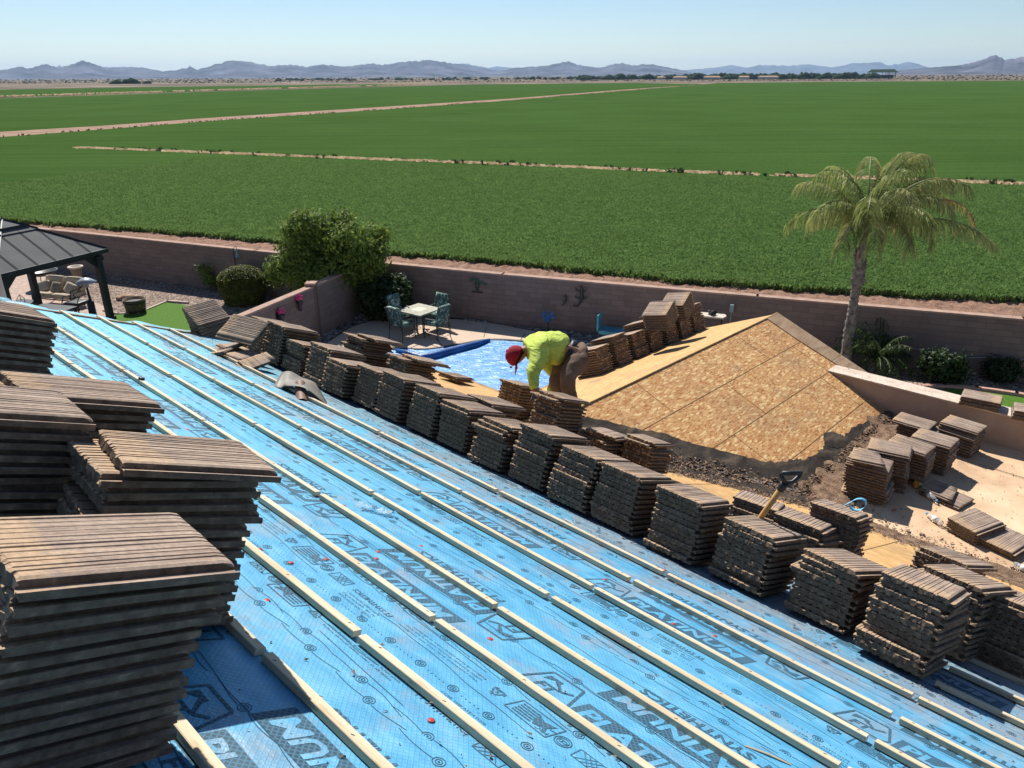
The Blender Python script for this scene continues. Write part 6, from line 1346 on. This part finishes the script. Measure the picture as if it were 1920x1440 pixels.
b=MB(); tp=[(1590,640),(1592,620),(1598,590),(1600,572),(1602,556),(1605,540),(1609,525),(1611,505),(1612,480),(1620,450),(1629,418)]; P=[pb-z_*.05]+[at(x,y,PY) for x,y in tp]; rr=[.145,.13,.125,.12,.11,.1,.11,.165,.13,.09,.07,.06]
PP=[];RR=[]
for i in range(len(P)-1):
    for k in range(6):
        f=k/6; PP.append(P[i]*(1-f)+P[i+1]*f); RR.append((rr[i]*(1-f)+rr[i+1]*f)*(1+(.12 if k%3==0 else -.04)))
b.tube(PP,RR,14); 
for k in range(9):   # boots
    a=random.random()*6.28; q=at(1611,505-k*5,PY); e=np.array([math.cos(a),math.sin(a),0]); b.tube([q+e*.06-z_*.1,q+e*.13+z_*.05,q+e*.11+z_*.25],[.05,.035,.01],5)
b.build('trunk',M['trunk'],pm,True)
rn=random.Random(3); 
spec=[ # az, el, L, droop, wind
(2.9,.55,2.0,1.0,.0),(2.6,.95,2.1,.95,.05),(3.4,.75,1.8,1.2,0),(2.2,1.15,1.9,1.0,.1),(4.2,.9,1.9,1.3,.05),(4.7,1.1,2.0,1.3,.1),(5.1,.8,1.9,1.3,.15),(1.6,1.2,2.2,.95,.25),(1.0,1.25,2.4,.9,.35),(.6,1.15,2.3,.9,.4),(.2,1.05,2.4,.95,.4),(-.15,.25,3.0,.62,.3),(.35,.9,2.6,1.0,.5),(5.6,.95,2.0,1.2,.3),(3.9,.35,1.5,1.3,0),(3.1,1.2,1.9,1.15,0),(4.4,.5,1.7,1.4,.0),(5.0,.4,1.6,1.4,.1),(5.5,.55,1.7,1.4,.1),(2.2,.6,1.7,1.3,0),(1.3,.7,1.9,1.2,.2),(4.6,1.3,2.0,1.25,.1),(.5,1.35,2.3,1.1,.3),(-.5,1.1,2.4,1.0,.5)]
for i,(a,e,L,dr,wd) in enumerate(spec):
    B=MB(); Wb=[]; frond(B,Wb,c0_+np.array([.05*math.cos(a),.05*math.sin(a),rn.uniform(-.1,.12)]),a,e,L,int(78*L/2)+12,.66,dr,wd,rn)
    B.build('frond_stem',M['palm_leaf'],pm); palmfinish(Wb,'frond_leaflets',M['palm_leaf2'] if i%3==0 or i in(2,4) else M['palm_leaf'],pm)
# dry tip leaflets on the long right frond
B=MB();Wb=[]; frond(B,Wb,at(1752,375,PY),.05,.05,1.35,34,.32,1.0,.15,rn); B.build('frond_stem',M['leaf_tips'],pm); palmfinish(Wb,'dry_leaflets',M['leaf_tips'],pm)
sg=at(1645,668,17.6); sg[2]=.25; sp_=thing('spiky_palm',(sg[0],sg[1],0),'low spiky palm clump at the foot of the tall palm','palm bush'); 
MB().tube([(sg[0],sg[1],0),(sg[0],sg[1],.4)],[.16,.13],10).build('trunk',M['trunk'],sp_)
for i in range(34):
    a=i*2.4; e=rn.uniform(.1,1.35); B=MB();Wb=[]; L=rn.uniform(.75,1.2)
    dirv=frond(B,Wb,sg+z_*.15,a,e,L,26,.26,.75,.0,rn); B.build('frond_stem',M['sago_leaf'],sp_); palmfinish(Wb,'frond_leaflets',M['sago_leaf'],sp_)
# ------------------------------------------------------------------ haze
b=MB().bbox((-15600,-260,-30.0),(15600,21400,330)); hz_=b.build('haze',bpy.data.materials.new('haze')); hm=hz_.active_material; hm.use_nodes=True; t=hm.node_tree
for n in list(t.nodes): t.nodes.remove(n)
out=t.nodes.new('ShaderNodeOutputMaterial'); pv=t.nodes.new('ShaderNodeVolumePrincipled'); pv.inputs['Color'].default_value=(.5,.72,1.0,1); pv.inputs['Density'].default_value=4.8e-5; pv.inputs['Anisotropy'].default_value=.2
t.links.new(pv.outputs[0],out.inputs['Volume']); tag(hz_,'thin blue air haze over the plain','haze',kind='stuff')

# ------------------------------------------------------------------ finer nesting: pieces of parts
def under(child,part):
    child.parent=part; child.matrix_parent_inverse=part.matrix_basis.inverted()
def kids(root,base): return [o for o in bpy.data.objects if o.parent==root and o.name.split('.')[0]==base]
for root,pairs in ((wk,(('cap_brim','cap_crown'),)),(gz,(('roof_ribs','roof_panels'),('cupola_side','roof_panels'))),(br,(('hoop','barrel_staves'),)),(pt,(('centre_tile','tabletop'),)),(vt,(('pipe_rim','pipe'),)),(un,(('urn_rim','urn_body'),)),(pool,(('cover_fold','pool_cover'),)),(house,(('nail_head','gable_deck'),('board_seam','gable_deck'),('torn_felt','gable_deck')))):
    for c,p in pairs:
        P_=kids(root,p)[0]
        for o in kids(root,c): under(o,P_)
for o in list(bpy.data.objects):
    if o.parent and o.name.split('.')[0] in('bottle_cap','bottle_label'): under(o,kids(o.parent,'bottle_body')[0]) if kids(o.parent,'bottle_body') else None
